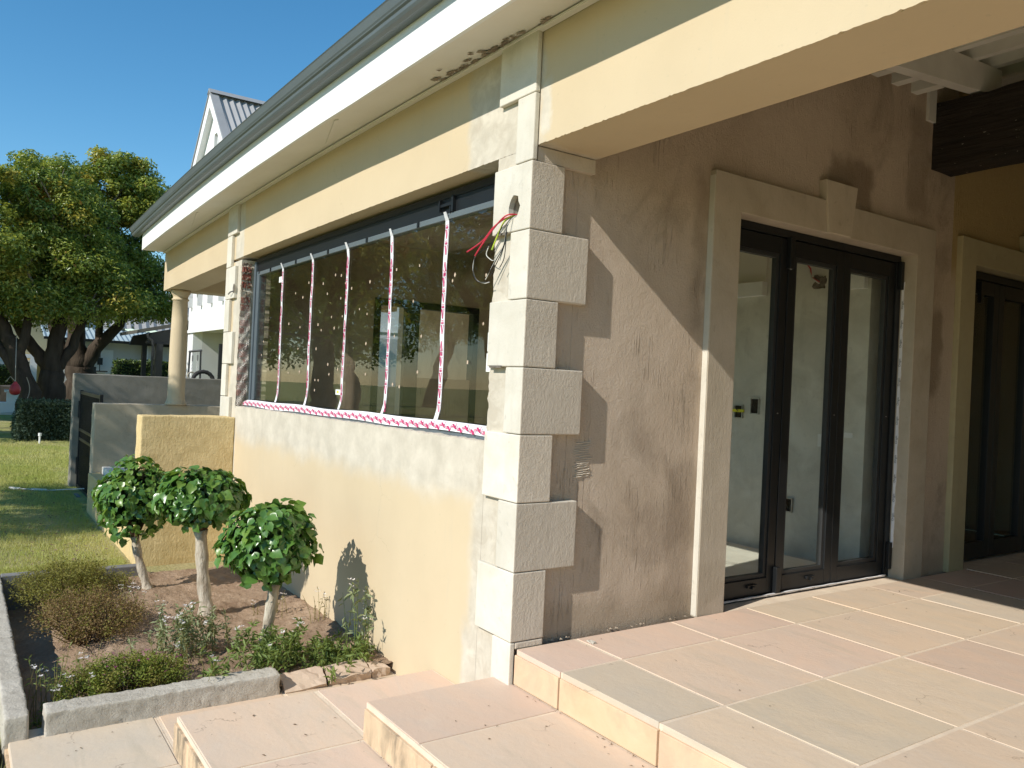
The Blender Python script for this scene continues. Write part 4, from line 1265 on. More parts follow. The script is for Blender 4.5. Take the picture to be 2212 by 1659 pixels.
def topiary(base, top, head, rad, label, seed, tr, ls=1.0, lm=.10):
    r = random.Random(seed)
    root = empty('topiary_tree', base, label, 'topiary', 'topiary trees in the planting bed')
    b = Vector(base); t = Vector(top); h = Vector(head)
    pts = []; rr = []
    for k in range(15):
        f = k / 14; p = b.lerp(t, f) + Vector((math.sin(f * 5 + seed) * .008, math.cos(f * 4 + seed) * .008, 0))
        pts.append(p - Vector((0, 0, .03 if k == 0 else 0))); rr.append(tr * (1.28 - .5 * min(1, f * 4) + .06 * math.sin(f * 17 + seed) + r.uniform(-.06, .06) + (.12 if f > .93 else 0)))
    MB().tube(pts, rr, 14).build('trunk', 'bark_pale', root, smooth=True)
    m = MB()
    for k in range(16):
        d = Vector((r.gauss(0, 1), r.gauss(0, 1), r.uniform(-.25, 1))).normalized()
        e = h + Vector((d.x * rad[0], d.y * rad[0], d.z * rad[1])) * r.uniform(.55, .9)
        m.tube([t - (t - b) * .05, t.lerp(e, .5) + Vector((0, 0, .02)), e], [tr * .4, tr * .22, .003], 5)
    m.build('branches', 'twig', root)
    cam_dir = (Vector(cam.matrix_world.translation) - h).normalized()
    L = []
    for k in range(int(820 / ls ** 1.5)):
        z = r.uniform(-1, 1); a = r.uniform(0, 6.283); q = math.sqrt(1 - z * z)
        d = Vector((q * math.cos(a), q * math.sin(a), z))
        if z < -.45 and r.random() < .5: continue
        depth = 1 - abs(r.gauss(0, .13))
        lump = 1 + .10 * math.sin(3.1 * d.x + seed) * math.sin(4.3 * d.y + 2 * seed) + .07 * math.sin(7 * d.z + seed)
        p = h + Vector((d.x * rad[0], d.y * rad[0], d.z * rad[1])) * depth * lump
        nrm = (d * .8 + Vector((0, 0, .55)) + Vector((r.gauss(0, .42), r.gauss(0, .42), r.gauss(0, .35)))).normalized()
        tip = Vector((d.x, d.y, -.5)) + Vector((r.gauss(0, .6), r.gauss(0, .6), r.gauss(0, .35)))
        tip = (tip - nrm * tip.dot(nrm)).normalized()
        s = (r.uniform(.036, .092) if depth > .8 else r.uniform(.05, .09)) * ls
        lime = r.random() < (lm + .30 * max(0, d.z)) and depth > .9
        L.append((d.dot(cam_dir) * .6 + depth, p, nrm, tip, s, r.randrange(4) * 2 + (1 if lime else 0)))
    L.sort(key=lambda e: -e[0])
    for e in L[:290]:
        _, p, nrm, tip, s, k = e
        sd = tip.cross(nrm)
        ob = bpy.data.objects.new('leaf', LEAFM[k][0]); COL.objects.link(ob)
        ob.parent = root
        mw = Matrix(((sd.x, tip.x, nrm.x, p.x - b.x), (sd.y, tip.y, nrm.y, p.y - b.y), (sd.z, tip.z, nrm.z, p.z - b.z), (0, 0, 0, 1)))
        ob.matrix_basis = mw @ Matrix.Diagonal((s, s, s, 1))
    VV = []; FF = []; ID = []
    for e in L[290:]:
        _, p, nrm, tip, s, k = e
        sd = tip.cross(nrm); n0 = len(VV)
        for v in LEAFM[k][1]: VV.append(tuple(p + (sd * v[0] + tip * v[1] + nrm * v[2]) * s))
        for f in LEAFM[k][2]: FF.append(tuple(i + n0 for i in f)); ID.append(0 if k % 2 == 0 else 1)
    # inner leaves, the crown's shade put into their dark green
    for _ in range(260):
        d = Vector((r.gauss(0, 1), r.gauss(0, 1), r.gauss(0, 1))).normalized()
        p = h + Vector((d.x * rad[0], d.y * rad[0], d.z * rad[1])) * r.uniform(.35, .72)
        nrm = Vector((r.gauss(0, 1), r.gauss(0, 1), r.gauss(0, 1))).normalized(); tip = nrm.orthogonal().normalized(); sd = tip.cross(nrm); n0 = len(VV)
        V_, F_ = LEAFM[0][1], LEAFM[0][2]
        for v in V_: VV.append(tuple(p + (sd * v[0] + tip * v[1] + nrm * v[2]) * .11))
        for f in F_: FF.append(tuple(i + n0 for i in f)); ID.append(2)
    make('foliage', VV, FF, ['leaf_gloss', 'leaf_lime', 'leaf_shaded'], root, kind='stuff', idx=ID, smooth=True)
topiary((-3.77, -.97, -.53), (-3.85, -1.085, -.06), (-3.845, -1.085, .25), (.315, .315), 'farthest of the three ball topiaries, left of the low wall, trunk leaning left', 1, .042, .78, .34)
topiary((-2.95, -.71, -.53), (-3.004, -.79, .12), (-3.0, -.79, .37), (.305, .21), 'middle topiary of the three, with the thickest upright trunk', 2, .058, .92, .14)
topiary((-1.87, -.63, -.52), (-1.84, -.61, -.03), (-1.855, -.635, .23), (.285, .255), 'nearest ball topiary with big glossy leaves, casting its shadow on the yellow wall', 3, .046, .9, .12)

# ------------------------------------------------------------------ shrubs and flowers in the bed
def shrub(name, label, c, rx, ry, h, n, size, mats, seed, cat='shrub', group=None, stems=130, flowers=None, fmat='petal', skirt=.0):
    r = np.random.default_rng(seed); rr = random.Random(seed)
    zb = zsoil(c[0], c[1]); root = empty(name, (c[0], c[1], zb), label, cat, group)
    m = MB(); tips = []
    for _ in range(stems):
        a = rr.uniform(0, 6.283); q = math.sqrt(rr.random())
        e = Vector((c[0] + rx * q * math.cos(a), c[1] + ry * q * math.sin(a), zb + h * (1 - .55 * q * q) * rr.uniform(.75, 1.05)))
        b = Vector((c[0] + rx * .3 * q * math.cos(a), c[1] + ry * .3 * q * math.sin(a), zb - .02))
        mid = b.lerp(e, .5) + Vector((rr.gauss(0, .015), rr.gauss(0, .015), .02))
        m.tube([b, mid, e], [.0035, .0025, .0012], 3, False); tips.append((b, mid, e))
    m.build('stems', 'twig', root, kind='stuff')
    k = r.integers(0, len(tips), n); f = 1 - np.abs(r.normal(0, .28, n)); f = np.clip(f, .1, 1.05)
    B = np.array([[*t[0]] for t in tips])[k]; Mi = np.array([[*t[1]] for t in tips])[k]; E = np.array([[*t[2]] for t in tips])[k]
    F_ = f[:, None]
    P = np.where(F_ < .5, B + (Mi - B) * F_ * 2, Mi + (E - Mi) * (F_ - .5) * 2) + r.normal(0, 1, (n, 3)) * np.array([rx, ry, h]) * .075
    P[:, 2] = np.maximum(P[:, 2], zb + .005)
    V, F = leaves(P, np.tile([[0, 0, 1.0]], (n, 1)), size, .45, seed, .8)
    clump = np.sin(P[:, 0] * 23 + seed) * np.sin(P[:, 1] * 27) + r.normal(0, .5, n)
    if len(mats) > 1: idx = np.repeat((clump > .45).astype(int), 2)
    else: idx = None
    make('foliage', V, F, mats, root, kind='stuff', idx=idx)
    if flowers:
        for _ in range(flowers):
            a = rr.uniform(0, 6.283); q = math.sqrt(rr.random()) * .95
            p = Vector((c[0] + rx * q * math.cos(a), c[1] + ry * q * math.sin(a), zb + h * (1 - .5 * q * q) * rr.uniform(.9, 1.15)))
            mm = MB()
            for j in range(5):
                t = j * 1.256 + rr.random(); s = rr.uniform(.008, .014) if fmat == 'petal' else .006
                d = Vector((math.cos(t), math.sin(t), rr.uniform(-.2, .7))); w = Vector((-math.sin(t), math.cos(t), 0))
                mm.add([p, p + d * s + w * s * .45, p + d * s * 1.9, p + d * s - w * s * .45], [(0, 1, 2, 3)])
            mm.build('flower', fmat, root)
    return root
shrub('heath_shrub', 'olive green heath shrub at the far left corner of the bed by the dark kerb', (-3.92, -1.52), .56, .44, .36, 12000, .019, ['shrub_olive', 'shrub_olive'], 11)
shrub('heath_shrub', 'browning twiggy heath shrub in front of the olive one, by the left kerb', (-2.92, -1.52), .48, .38, .33, 11000, .017, ['shrub_brown', 'shrub_olive'], 12, stems=220)
shrub('heath_shrub', 'bright green low heath shrub with tiny pink flowers behind the granite stone', (-1.74, -1.47), .22, .38, .24, 9000, .018, ['shrub_green', 'shrub_olive'], 13, flowers=26, fmat='petal_pink')

def stalks(name, label, c, n, spread, h, leaf, nl, mats, seed, flowers=0, cat='plant', lean=.35, fl=True):
    rr = random.Random(seed); zb = zsoil(min(-1.32, c[0]), c[1]); root = empty(name, (c[0], c[1], zb), label, cat)
    m = MB(); P = []; T = []
    for _ in range(n):
        a = rr.uniform(0, 6.283); b = Vector((c[0] + rr.gauss(0, spread * .35), c[1] + rr.gauss(0, spread * .35), zb - .01))
        b.z = zsoil(min(-1.32, b.x), min(-.01, b.y)) - .01
        b.y = min(b.y, -.03)
        hh = h * rr.uniform(.55, 1.1); d = Vector((math.cos(a), math.sin(a), 0)) * lean * hh * rr.uniform(.3, 1)
        pts = [b, b + Vector((0, 0, hh * .4)) + d * .2, b + Vector((0, 0, hh * .75)) + d * .6, b + Vector((0, 0, hh)) + d]
        for p in pts: p.y = min(p.y, -.015)
        m.tube(pts, [.0028, .0022, .0016, .001], 4, False)
        for k in range(nl):
            f = rr.random() ** .8; i = min(2, int(f * 3)); p = pts[i].lerp(pts[i + 1], f * 3 - i); P.append(tuple(p))
        T.append(pts[3])
    m.build('stems', mats[-1], root, kind='stuff')
    P = np.array(P); nn = len(P)
    V, F = leaves(P, np.tile([[0, 0, .6]], (nn, 1)), leaf, .26, seed, .7)
    V[:, 1] = np.minimum(V[:, 1], -.004)
    make('foliage', V, F, [mats[0]], root, kind='stuff')
    for p in T[:flowers]:
        for q in range(rr.randint(2, 4)):
            mm = MB(); o = p + Vector((rr.gauss(0, .012), rr.gauss(0, .012), rr.uniform(-.03, .02)))
            for j in range(4):
                t = j * 1.5 + rr.random(); s = rr.uniform(.011, .018); d = Vector((math.cos(t), math.sin(t), rr.uniform(.0, .8))); w = Vector((-math.sin(t), math.cos(t), 0))
                mm.add([o, o + d * s * .6 + w * s * .4, o + d * s, o + d * s * .6 - w * s * .4], [(0, 1, 2, 3)])
            mm.build('flower', 'petal', root)
    return root
stalks('flowering_plant', 'grey green plant with white star flowers in the middle of the bed', (-2.10, -1.07), 46, .34, .30, .045, 26, ['gaura', 'straw'], 21, 16)
stalks('flowering_plant', 'leafy green weed with white flowers round the foot of the nearest topiary', (-1.64, -.66), 46, .32, .24, .050, 26, ['weed', 'weed'], 22, 9, lean=.6)
stalks('flowering_plant', 'low spreading green weed between the sandstone flags and the yellow wall', (-1.50, -.34), 44, .34, .14, .055, 20, ['weed', 'weed'], 23, 0, lean=1.0)
stalks('flowering_plant', 'tall thin flowering stems standing against the yellow wall', (-1.60, -.10), 8, .22, .44, .060, 14, ['gaura', 'weed'], 24, 4, lean=.18)
stalks('flowering_plant', 'sparse dry stalks with a few white flowers in the near left corner of the bed', (-1.74, -1.80), 34, .22, .38, .030, 7, ['weed', 'straw'], 25, 6, lean=.3)
stalks('flowering_plant', 'small leafy plant under the dry stalks in the near corner of the bed', (-1.60, -1.76), 34, .22, .17, .034, 20, ['weed', 'weed'], 30, 0, lean=.6)
stalks('flowering_plant', 'thin upright grassy sprig behind the middle of the granite stone', (-1.46, -1.06), 22, .10, .20, .06, 6, ['weed', 'straw'], 26, 2, lean=.4)
stalks('flowering_plant', 'dry twiggy sprig between the middle and nearest topiary trunks', (-2.75, -.30), 16, .14, .20, .03, 6, ['straw', 'straw'], 27, 2)
stalks('flowering_plant', 'thin white flowered sprig growing near the farthest topiary trunk', (-3.25, -1.18), 8, .16, .26, .03, 5, ['gaura', 'straw'], 28, 5)
stalks('grass_tuft', 'small green grass tuft at the near end of the stone kerb', (-1.30, -1.93), 30, .08, .09, .03, 3, ['weed', 'weed'], 29, 0, cat='grass')
stalks('flowering_plant', 'little dry seedling at the foot of the wall right of the middle topiary', (-2.40, -.06), 7, .10, .20, .03, 7, ['straw', 'straw'], 31, 2)

# litter on soil and slabs
def litter():
    r = random.Random(12); m = MB()
    def flake(p, s):
        a = r.uniform(0, 6.28); d = Vector((math.cos(a), math.sin(a), r.uniform(-.1, .4))) * s; w = Vector((-math.sin(a), math.cos(a), r.uniform(-.1, .4))) * s * r.uniform(.25, .6)
        m.add([p - d, p + w, p + d, p - w + Vector((0, 0, s * .3))], [(0, 1, 2), (0, 2, 3)])
    for _ in range(260):
        x = r.uniform(-4.3, -1.35); y = r.uniform(-1.7, -.05); flake(Vector((x, y, zsoil(x, y) + .008)), r.uniform(.004, .016))
    for _ in range(34): flake(Vector((r.uniform(-1.3, 1.5), r.uniform(-2.0, -1.42), -.518)), r.uniform(.003, .009))
    for _ in range(26): flake(Vector((r.uniform(-.75, 1.5), r.uniform(-1.38, -.75), -.347)), r.uniform(.003, .012))
    for _ in range(22): flake(Vector((r.uniform(-.1, 1.6), r.uniform(-.7, -.03), -.172)), r.uniform(.003, .010))
    for _ in range(34): flake(Vector((r.uniform(.05, 2.2), r.uniform(.05, 3.2), .004)), r.uniform(.003, .009))
    for _ in range(420):
        x = r.uniform(-13, -4.6); y = r.uniform(-2.7, -.95)
        if -9 < x or y < -1.1: flake(Vector((x, y, zlawn(x, y) + .03)), r.uniform(.012, .03))
    for _ in range(30):
        t = r.random(); flake(Vector((-.137 + 1.6 * t, -.738 - abs(r.gauss(0, .015)), -.346)), r.uniform(.004, .010))
        flake(Vector((.02 + 1.2 * t, -.012 - abs(r.gauss(0, .015)), -.170)), r.uniform(.004, .009))
    m.build('leaf_litter', 'debris', kind='stuff', label='dry leaf bits scattered over the soil, steps and patio', cat='litter')
    V, F = rough_block(.075, .125, .40, .425, .002, .012, 3, 2, 1, .003, 90)
    make('stone_chip', V, F, 'granite', label='flat pale stone chip on the patio at the foot of the brown wall', cat='stone')
    m = MB()
    for _ in range(26):
        t = r.random(); x = -.040 + abs(r.gauss(0, .010)); y = r.uniform(.18, 1.3); s = r.uniform(.002, .008)
        p = Vector((x, y, .001)); m.add([p + Vector((-s, 0, 0)), p + Vector((s, s, 0)), p + Vector((0, -s, 0)), p + Vector((0, 0, s * 1.2))], [(0, 1, 3), (1, 2, 3), (2, 0, 3)])
    m.build('mortar_droppings', 'brown', kind='stuff', label='grey mortar crumbs along the foot of the brown wall', cat='litter')
    # scratched key in the brown render
    m = MB(); 
    for k in range(16):
        z = .835 + k * .012; p = []
        for t in range(6): p.append((-.044 + r.uniform(-.001, .002), .36 + .02 * t + r.uniform(-.002, .002) + .012 * math.sin(k), z + r.uniform(-.003, .003) + .002 * t))
        m.tube(p, [r.uniform(.002, .0045) for _ in p], 4)
    m.build('scratch_marks', 'quoin_rough', house, kind='stuff')
litter()

# grass blades on the nearer lawn
def grass():
    r = np.random.default_rng(8)
    def patch(n, x0, x1, y0, y1, h):
        x = r.uniform(x0, x1, n); y = r.uniform(y0, y1, n)
        z = np.array([zlawn(a, b) for a, b in zip(x, y)])
        return np.stack([x, y, z], 1), np.full(n, h)
    A = [patch(26000, -8.6, -4.45, -2.7, -.9, .035), patch(9000, -5.3, -4.5, -1.95, -.95, .045), patch(24000, -14, -8.6, -2.8, -.85, .045), patch(26000, -20, -11.3, -3, 1.2, .05), patch(7000, -4.4, -.8, -2.6, -2.09, .04)]
    P = np.concatenate([a[0] for a in A]); H = np.concatenate([a[1] for a in A]) * r.uniform(.5, 1.4, len(P))
    keep = ~((P[:, 0] > -11.3) & (P[:, 1] > -.86)); P = P[keep]; H = H[keep]
    n = len(P); a = r.uniform(0, 6.283, n); w = .0035 + .002 * (P[:, 0] < -8.6)
    d = np.stack([np.cos(a), np.sin(a), np.zeros(n)], 1)
    V = np.empty((n, 3, 3)); V[:, 0] = P - d * w[:, None]; V[:, 1] = P + d * w[:, None]
    V[:, 2] = P + np.stack([r.normal(0, .5, n) * H, r.normal(0, .5, n) * H, H], 1); V[:, :2, 2] -= .02
    F = np.arange(n * 3).reshape(-1, 3)
    make('grass', V.reshape(-1, 3), F, 'grass', kind='stuff', label='short half dry grass blades on the lawn', cat='grass', origin=(-8, -1.5, -.7))
grass()
# ------------------------------------------------------------------ background: trees
def clumps(blobs, n, seed):
    r = np.random.default_rng(seed); C = []
    vol = np.array([b[1][0] * b[1][1] * b[1][2] for b in blobs]) ** .66
    k = r.choice(len(blobs), n, p=vol / vol.sum())
    for i in k:
        c, s = blobs[i]; d = r.normal(0, 1, 3); d /= np.linalg.norm(d)
        C.append(np.array(c) + d * np.array(s) * (r.random() ** .28))
    return np.array(C)
def crown(name, root, blobs, ncl, nleaf, lsize, crad, seed, weights=(.45, .45, .085, .015), hi=None):
    r = np.random.default_rng(seed)
    C = clumps(blobs, ncl, seed)
    rad = crad * r.uniform(.55, 1.25, ncl)
    k = r.integers(0, ncl, nleaf)
    d = r.normal(0, 1, (nleaf, 3)); d /= np.linalg.norm(d, axis=1)[:, None]
    P = C[k] + d * (rad[k] * r.random(nleaf) ** .45)[:, None] * np.array([1, 1, .72])
    V, F = leaves(P, d * .7 + np.array([0, 0, .8]), lsize, .46, seed, .55)
    t = r.choice(4, ncl, p=weights)
    mi = t[k]; sw = r.random(nleaf) < .22; mi = np.where(sw, r.choice(4, nleaf, p=weights), mi)
    make(name, V, F, ['tree_dark', 'tree_mid', 'tree_yellow', 'tree_rust'], root, kind=None, idx=np.repeat(mi, 2))
def limb(m, pts, r0, r1, seed, n=8):
    rr = random.Random(seed); P = [Vector(p) for p in pts]; out = []; rad = []
    for i in range(len(P) - 1):
        for k in range(4):
            f = k / 4; out.append(P[i].lerp(P[i + 1], f) + Vector((rr.gauss(0, .04), rr.gauss(0, .04), rr.gauss(0, .03))) * (r0 / .3)); 
    out.append(P[-1]); N_ = len(out)
    for i in range(N_): rad.append(r0 + (r1 - r0) * i / (N_ - 1) + rr.uniform(-.04, .04) * r0)
    m.tube(out, rad, n)
def tree(base, label, limbs, blobs, ncl, nleaf, lsize, crad, seed, twigs=60, group=None, weights=(.45, .45, .085, .015)):
    root = empty('tree', base, label, 'tree', group)
    m = MB()
    for i, (pts, a, b) in enumerate(limbs): limb(m, pts, a, b, seed * 10 + i)
    m.build('trunk', 'bark', root, smooth=True)
    rr = random.Random(seed); m = MB(); C = clumps(blobs, twigs, seed + 500)
    ends = [Vector(p[0][-1]) for p in limbs]
    for c in C:
        c = Vector(c); e = min(ends, key=lambda q: (q - c).length); mid = e.lerp(c, .5) + Vector((rr.gauss(0, .25), rr.gauss(0, .25), rr.gauss(0, .2)))
        m.tube([e, mid, c], [.055, .032, .010], 4, False)
    m.build('branches', 'bark_light', root)
    crown('crown', root, blobs, ncl, nleaf, lsize, crad, seed, weights)
# the group of old trees on the left
tree((-27.1, 1.15, -1.05), 'right hand big spreading tree whose crown meets the gutter end',
     [([(-27.1, 1.15, -1.1), (-27.1, 1.15, .6), (-27.1, 1.1, 1.3)], .55, .46), ([(-27.1, 1.1, 1.2), (-27.0, 1.5, 1.9), (-26.7, 2.1, 2.7), (-26.5, 2.5, 4.2)], .30, .12),
      ([(-27.1, 1.1, 1.2), (-27.2, .95, 2.2), (-27.2, .9, 3.8), (-27.0, 1.2, 5.4)], .34, .14), ([(-27.1, 1.1, 1.1), (-27.4, .5, 1.9), (-27.5, .1, 3.2)], .30, .12), ([(-26.95, 1.55, 1.9), (-26.9, 1.6, 3.0), (-26.7, 1.9, 4.8)], .14, .08)],
     [((-26.6, 1.3, 5.6), (1.3, 1.9, 1.2)), ((-27.0, 1.7, 7.3), (1.4, 1.35, 1.2)), ((-26.6, 2.5, 7.2), (1.1, .75, 1.0)), ((-27.2, .2, 6.8), (1.5, 1.2, 1.4)), ((-26.6, 2.5, 4.7), (1.3, .95, 1.1)), ((-27.0, 1.0, 4.6), (1.5, 1.5, .9)), ((-26.3, 3.3, 3.9), (1.0, .75, .75)), ((-26.6, 2.5, 3.5), (1.2, .9, .45)), ((-26.4, 3.15, 7.0), (.5, .35, .5))],
     280, 78000, .135, .52, 101, 70)
tree((-24.25, .06, -1.0), 'middle big tree with its straight trunk rising behind the grey hedge',
     [([(-24.25, .06, -1.0), (-24.23, .06, .4), (-24.25, .05, 1.1)], .36, .34), ([(-24.25, .05, 1.0), (-24.4, -.3, 1.6), (-24.8, -.9, 2.4), (-25.0, -1.3, 3.6)], .22, .10),
      ([(-24.25, .05, 1.0), (-24.2, .1, 2.0), (-24.3, .2, 3.6), (-24.4, .0, 5.0)], .26, .11), ([(-24.25, .05, 1.1), (-24.3, .5, 1.9), (-24.4, .9, 2.9)], .18, .09)],
     [((-24.9, .3, 4.9), (1.2, 1.5, 1.2)), ((-25.2, -.3, 6.4), (1.8, 1.2, 1.3)), ((-24.8, -.6, 4.6), (1.5, 1.3, .9)), ((-24.5, .7, 4.4), (1.3, 1.2, 1.0)), ((-25.0, .6, 5.8), (1.2, .9, .9)), ((-24.4, .2, 3.1), (1.1, 1.5, .55)), ((-24.4, 1.6, 3.5), (1.0, .9, .6))],
     220, 60000, .13, .52, 102, 60)
tree((-23.4, -.5, -1.0), 'leftmost big tree with a trunk leaning out of the frame',
     [([(-23.4, -.5, -1.0), (-23.5, -.62, .5), (-23.65, -.85, 1.4), (-23.9, -1.3, 2.3), (-24.1, -1.8, 3.6)], .33, .14), ([(-23.5, -.6, .6), (-23.75, -1.15, 1.45), (-23.9, -1.7, 2.2)], .20, .10), ([(-23.65, -.85, 1.4), (-23.6, -.7, 2.4), (-23.7, -.6, 3.6)], .15, .08)],
     [((-24.6, -2.0, 6.2), (1.6, 1.5, 1.3)), ((-24.0, -1.8, 4.2), (1.4, 1.3, 1.0)), ((-23.8, -1.0, 3.1), (1.0, 1.2, .55)), ((-24.2, -2.8, 3.0), (1.2, 1.0, .8))],
     160, 40000, .13, .52, 103, 40)
# shade trees on the lawn to the left of the frame; they are mirrored in the window glass
tree((-6.6, -7.6, -.65), 'shade tree on the lawn left of the camera, dappling the gate and column',
     [([(-6.6, -7.6, -.7), (-6.8, -7.5, .8), (-7.2, -7.4, 1.8)], .26, .2), ([(-7.2, -7.4, 1.7), (-8.0, -7.2, 2.8), (-8.8, -7.2, 4.2)], .17, .08), ([(-7.2, -7.4, 1.7), (-6.9, -7.8, 3.0), (-6.6, -8.0, 4.6)], .17, .08)],
     [((-7.5, -7.8, 5.3), (2.0, 1.7, 1.55)), ((-8.9, -7.4, 4.8), (1.4, 1.3, 1.0)), ((-6.2, -8.0, 4.7), (.9, 1.1, 1.0))], 56, 9500, .15, .55, 104, 40)
far_label = ['tree mirrored in the middle of the window glass, thick leaning trunk', 'tree mirrored at the left of the window glass', 'tall dark tree mirrored in the right panes of the window, heightened to hide sky']
def simple_tree(base, h, w, seed, label):
    b = Vector(base); rr = random.Random(seed)
    l = Vector((rr.uniform(-.9, .9), rr.uniform(-.6, .6), 0)) * h * .14
    tp = b + Vector((0, 0, h * .36)) + l
    lm = [([tuple(b), tuple(b + Vector((0, 0, h * .18)) + l * .3), tuple(tp)], .05 * h, .035 * h)]
    for k in range(3):
        a = k * 2.1 + rr.random(); lm.append(([tuple(tp), tuple(tp + Vector((math.cos(a) * w * .3, math.sin(a) * w * .3, h * .16))), tuple(tp + Vector((math.cos(a) * w * .6, math.sin(a) * w * .6, h * .34)))], .026 * h, .012 * h))
    bl = [((b.x + l.x + rr.uniform(-.3, .3) * w, b.y + l.y + rr.uniform(-.3, .3) * w, b.z + h * rr.uniform(.55, .82)), (w * .75, w * .75, h * .2)) for _ in range(4)]
    bl.append(((b.x + l.x, b.y + l.y, b.z + h * .42), (w * .9, w * .9, h * .08)))
    tree(base, label, lm, bl, 80, 11000, .26, .9, seed, 36, weights=(.62, .30, .06, .02))
simple_tree((-19.5, -6.4, -.6), 8.6, 3.3, 201, far_label[0])
simple_tree((-30, -7.0, -1.1), 8.5, 3.6, 202, far_label[1])
simple_tree((-27, -18.5, -.7), 13, 5.4, 203, far_label[2])  # height raised so sky stays out of the mirrored panes
simple_tree((-40, -9.5, -1.3), 10, 4.5, 204, 'tree far down the lawn, mirrored low in the left panes')
simple_tree((-44, -18, -1.4), 11, 5, 205, 'distant round crowned tree behind the others in the reflection')
simple_tree((-58, -11, -1.7), 12, 5.5, 206, 'most distant tree down the lawn, at the end of the mirrored row')
simple_tree((-36, -27, -.7), 15, 6, 208, 'very tall unseen tree added at the back to block sky mirrored in the window')  # extra tree added to close sky gaps in the reflection
simple_tree((-52, -28, -.8), 15, 6.5, 209, 'broad unseen tree added at the far back of the lawn to block mirrored sky')  # also added only to screen sky from the glass
simple_tree((-14.5, -17.5, -.9), 9, 4, 207, 'tree far out on the lawn to the left of the steps')
# picnic tables mirrored in the glass
def table(c, rot, label):
    root = empty('picnic_table', c, label, 'picnic table', 'picnic tables on the lawn')
    cs, sn = math.cos(rot), math.sin(rot)
    def tb(nm, x0, x1, y0, y1, z0, z1):
        m = MB().box(x0, x1, y0, y1, z0, z1)
        m.v = [(c[0] + x * cs - y * sn, c[1] + x * sn + y * cs, c[2] + z) for x, y, z in m.v]
        m.build(nm, 'table_wood', root)
    for k in range(5): tb('plank', -.9, .9, -.36 + k * .145, -.36 + k * .145 + .135, .72, .76)
    for s in (-1, 1):
        tb('bench', -.9, .9, s * .72 - .13, s * .72 + .13, .42, .46)
        for x in (-.65, .6):
            tb('leg', x, x + .07, s * .3 - .04, s * .3 + .04, 0, .719); tb('leg', x, x + .07, s * .72 - .04, s * .72 + .04, 0, .419)
    tb('crossbar', -.65, -.6, -.85, .85, .34, .415); tb('crossbar', .6, .65, -.85, .85, .34, .415)
table((-14.5, -5.2, -.80), .3, 'nearest picnic table on the lawn, mirrored in the right panes')
table((-21.5, -8.6, -.95), -.4, 'second picnic table on the lawn, beyond the leaning tree')
table((-26.5, -5.6, -1.05), .1, 'third picnic table on the lawn, mirrored in the left panes')
table((-32.5, -9.5, -1.15), .8, 'farthest picnic table, under the row of trees')

# ------------------------------------------------------------------ background: hedges
def hedge(name, label, x0, x1, y0, y1, z0, z1, n, size, mats, seed):
    root = empty(name, ((x0 + x1) / 2, (y0 + y1) / 2, z0), label, 'hedge')
    r = np.random.default_rng(seed)
    V, F = rough_block(x0 + .15, x1 - .15, y0 + .12, y1 - .12, z0, z1 - .15, 8, 8, 6, .05, seed)
    make('hedge_core', V, F, 'hedge_dark', root)
    u = r.random((n, 3)); face = r.choice(4, n, p=[.1, .35, .2, .35])
    P = np.array([x0, y0, z0]) + u * np.array([x1 - x0, y1 - y0, z1 - z0])
    q = np.abs(r.normal(0, .07, n))
    P[face == 0, 0] = x0 + q[face == 0]; P[face == 1, 0] = x1 - q[face == 1]; P[face == 2, 1] = y0 + q[face == 2]; P[face == 3, 2] = z1 - q[face == 3]
    P += np.sin(P[:, [1, 2, 0]] * 5) * .05
    V, F = leaves(P, np.tile([[.3, 0, .8]], (n, 1)), size, .4, seed, .9)
    make('foliage', V, F, mats, root, idx=np.repeat(r.integers(0, len(mats), n), 2), kind='stuff')
hedge('hedge', 'clipped grey green hedge on the lawn in front of the tree trunks', -21.0, -19.5, -1.05, .75, -.66, .36, 14000, .07, ['hedge_grey', 'hedge_grey', 'hedge_dark'], 301)
hedge('hedge', 'dark clipped hedge in front of the far white house', -33.4, -32.4, 2.95, 8.0, -1.2, 1.60, 12000, .12, ['hedge_dark', 'tree_dark'], 302)
m = MB(); m.tube([(-18.9, -.62, -.7), (-18.9, -.62, -.40)], .022, 8); m.tube([(-18.9, -.62, -.40), (-18.9, -.62, -.33)], .036, 8)
m.build('marker_post', 'house_white', label='short white marker post on the lawn in front of the hedge', cat='post')

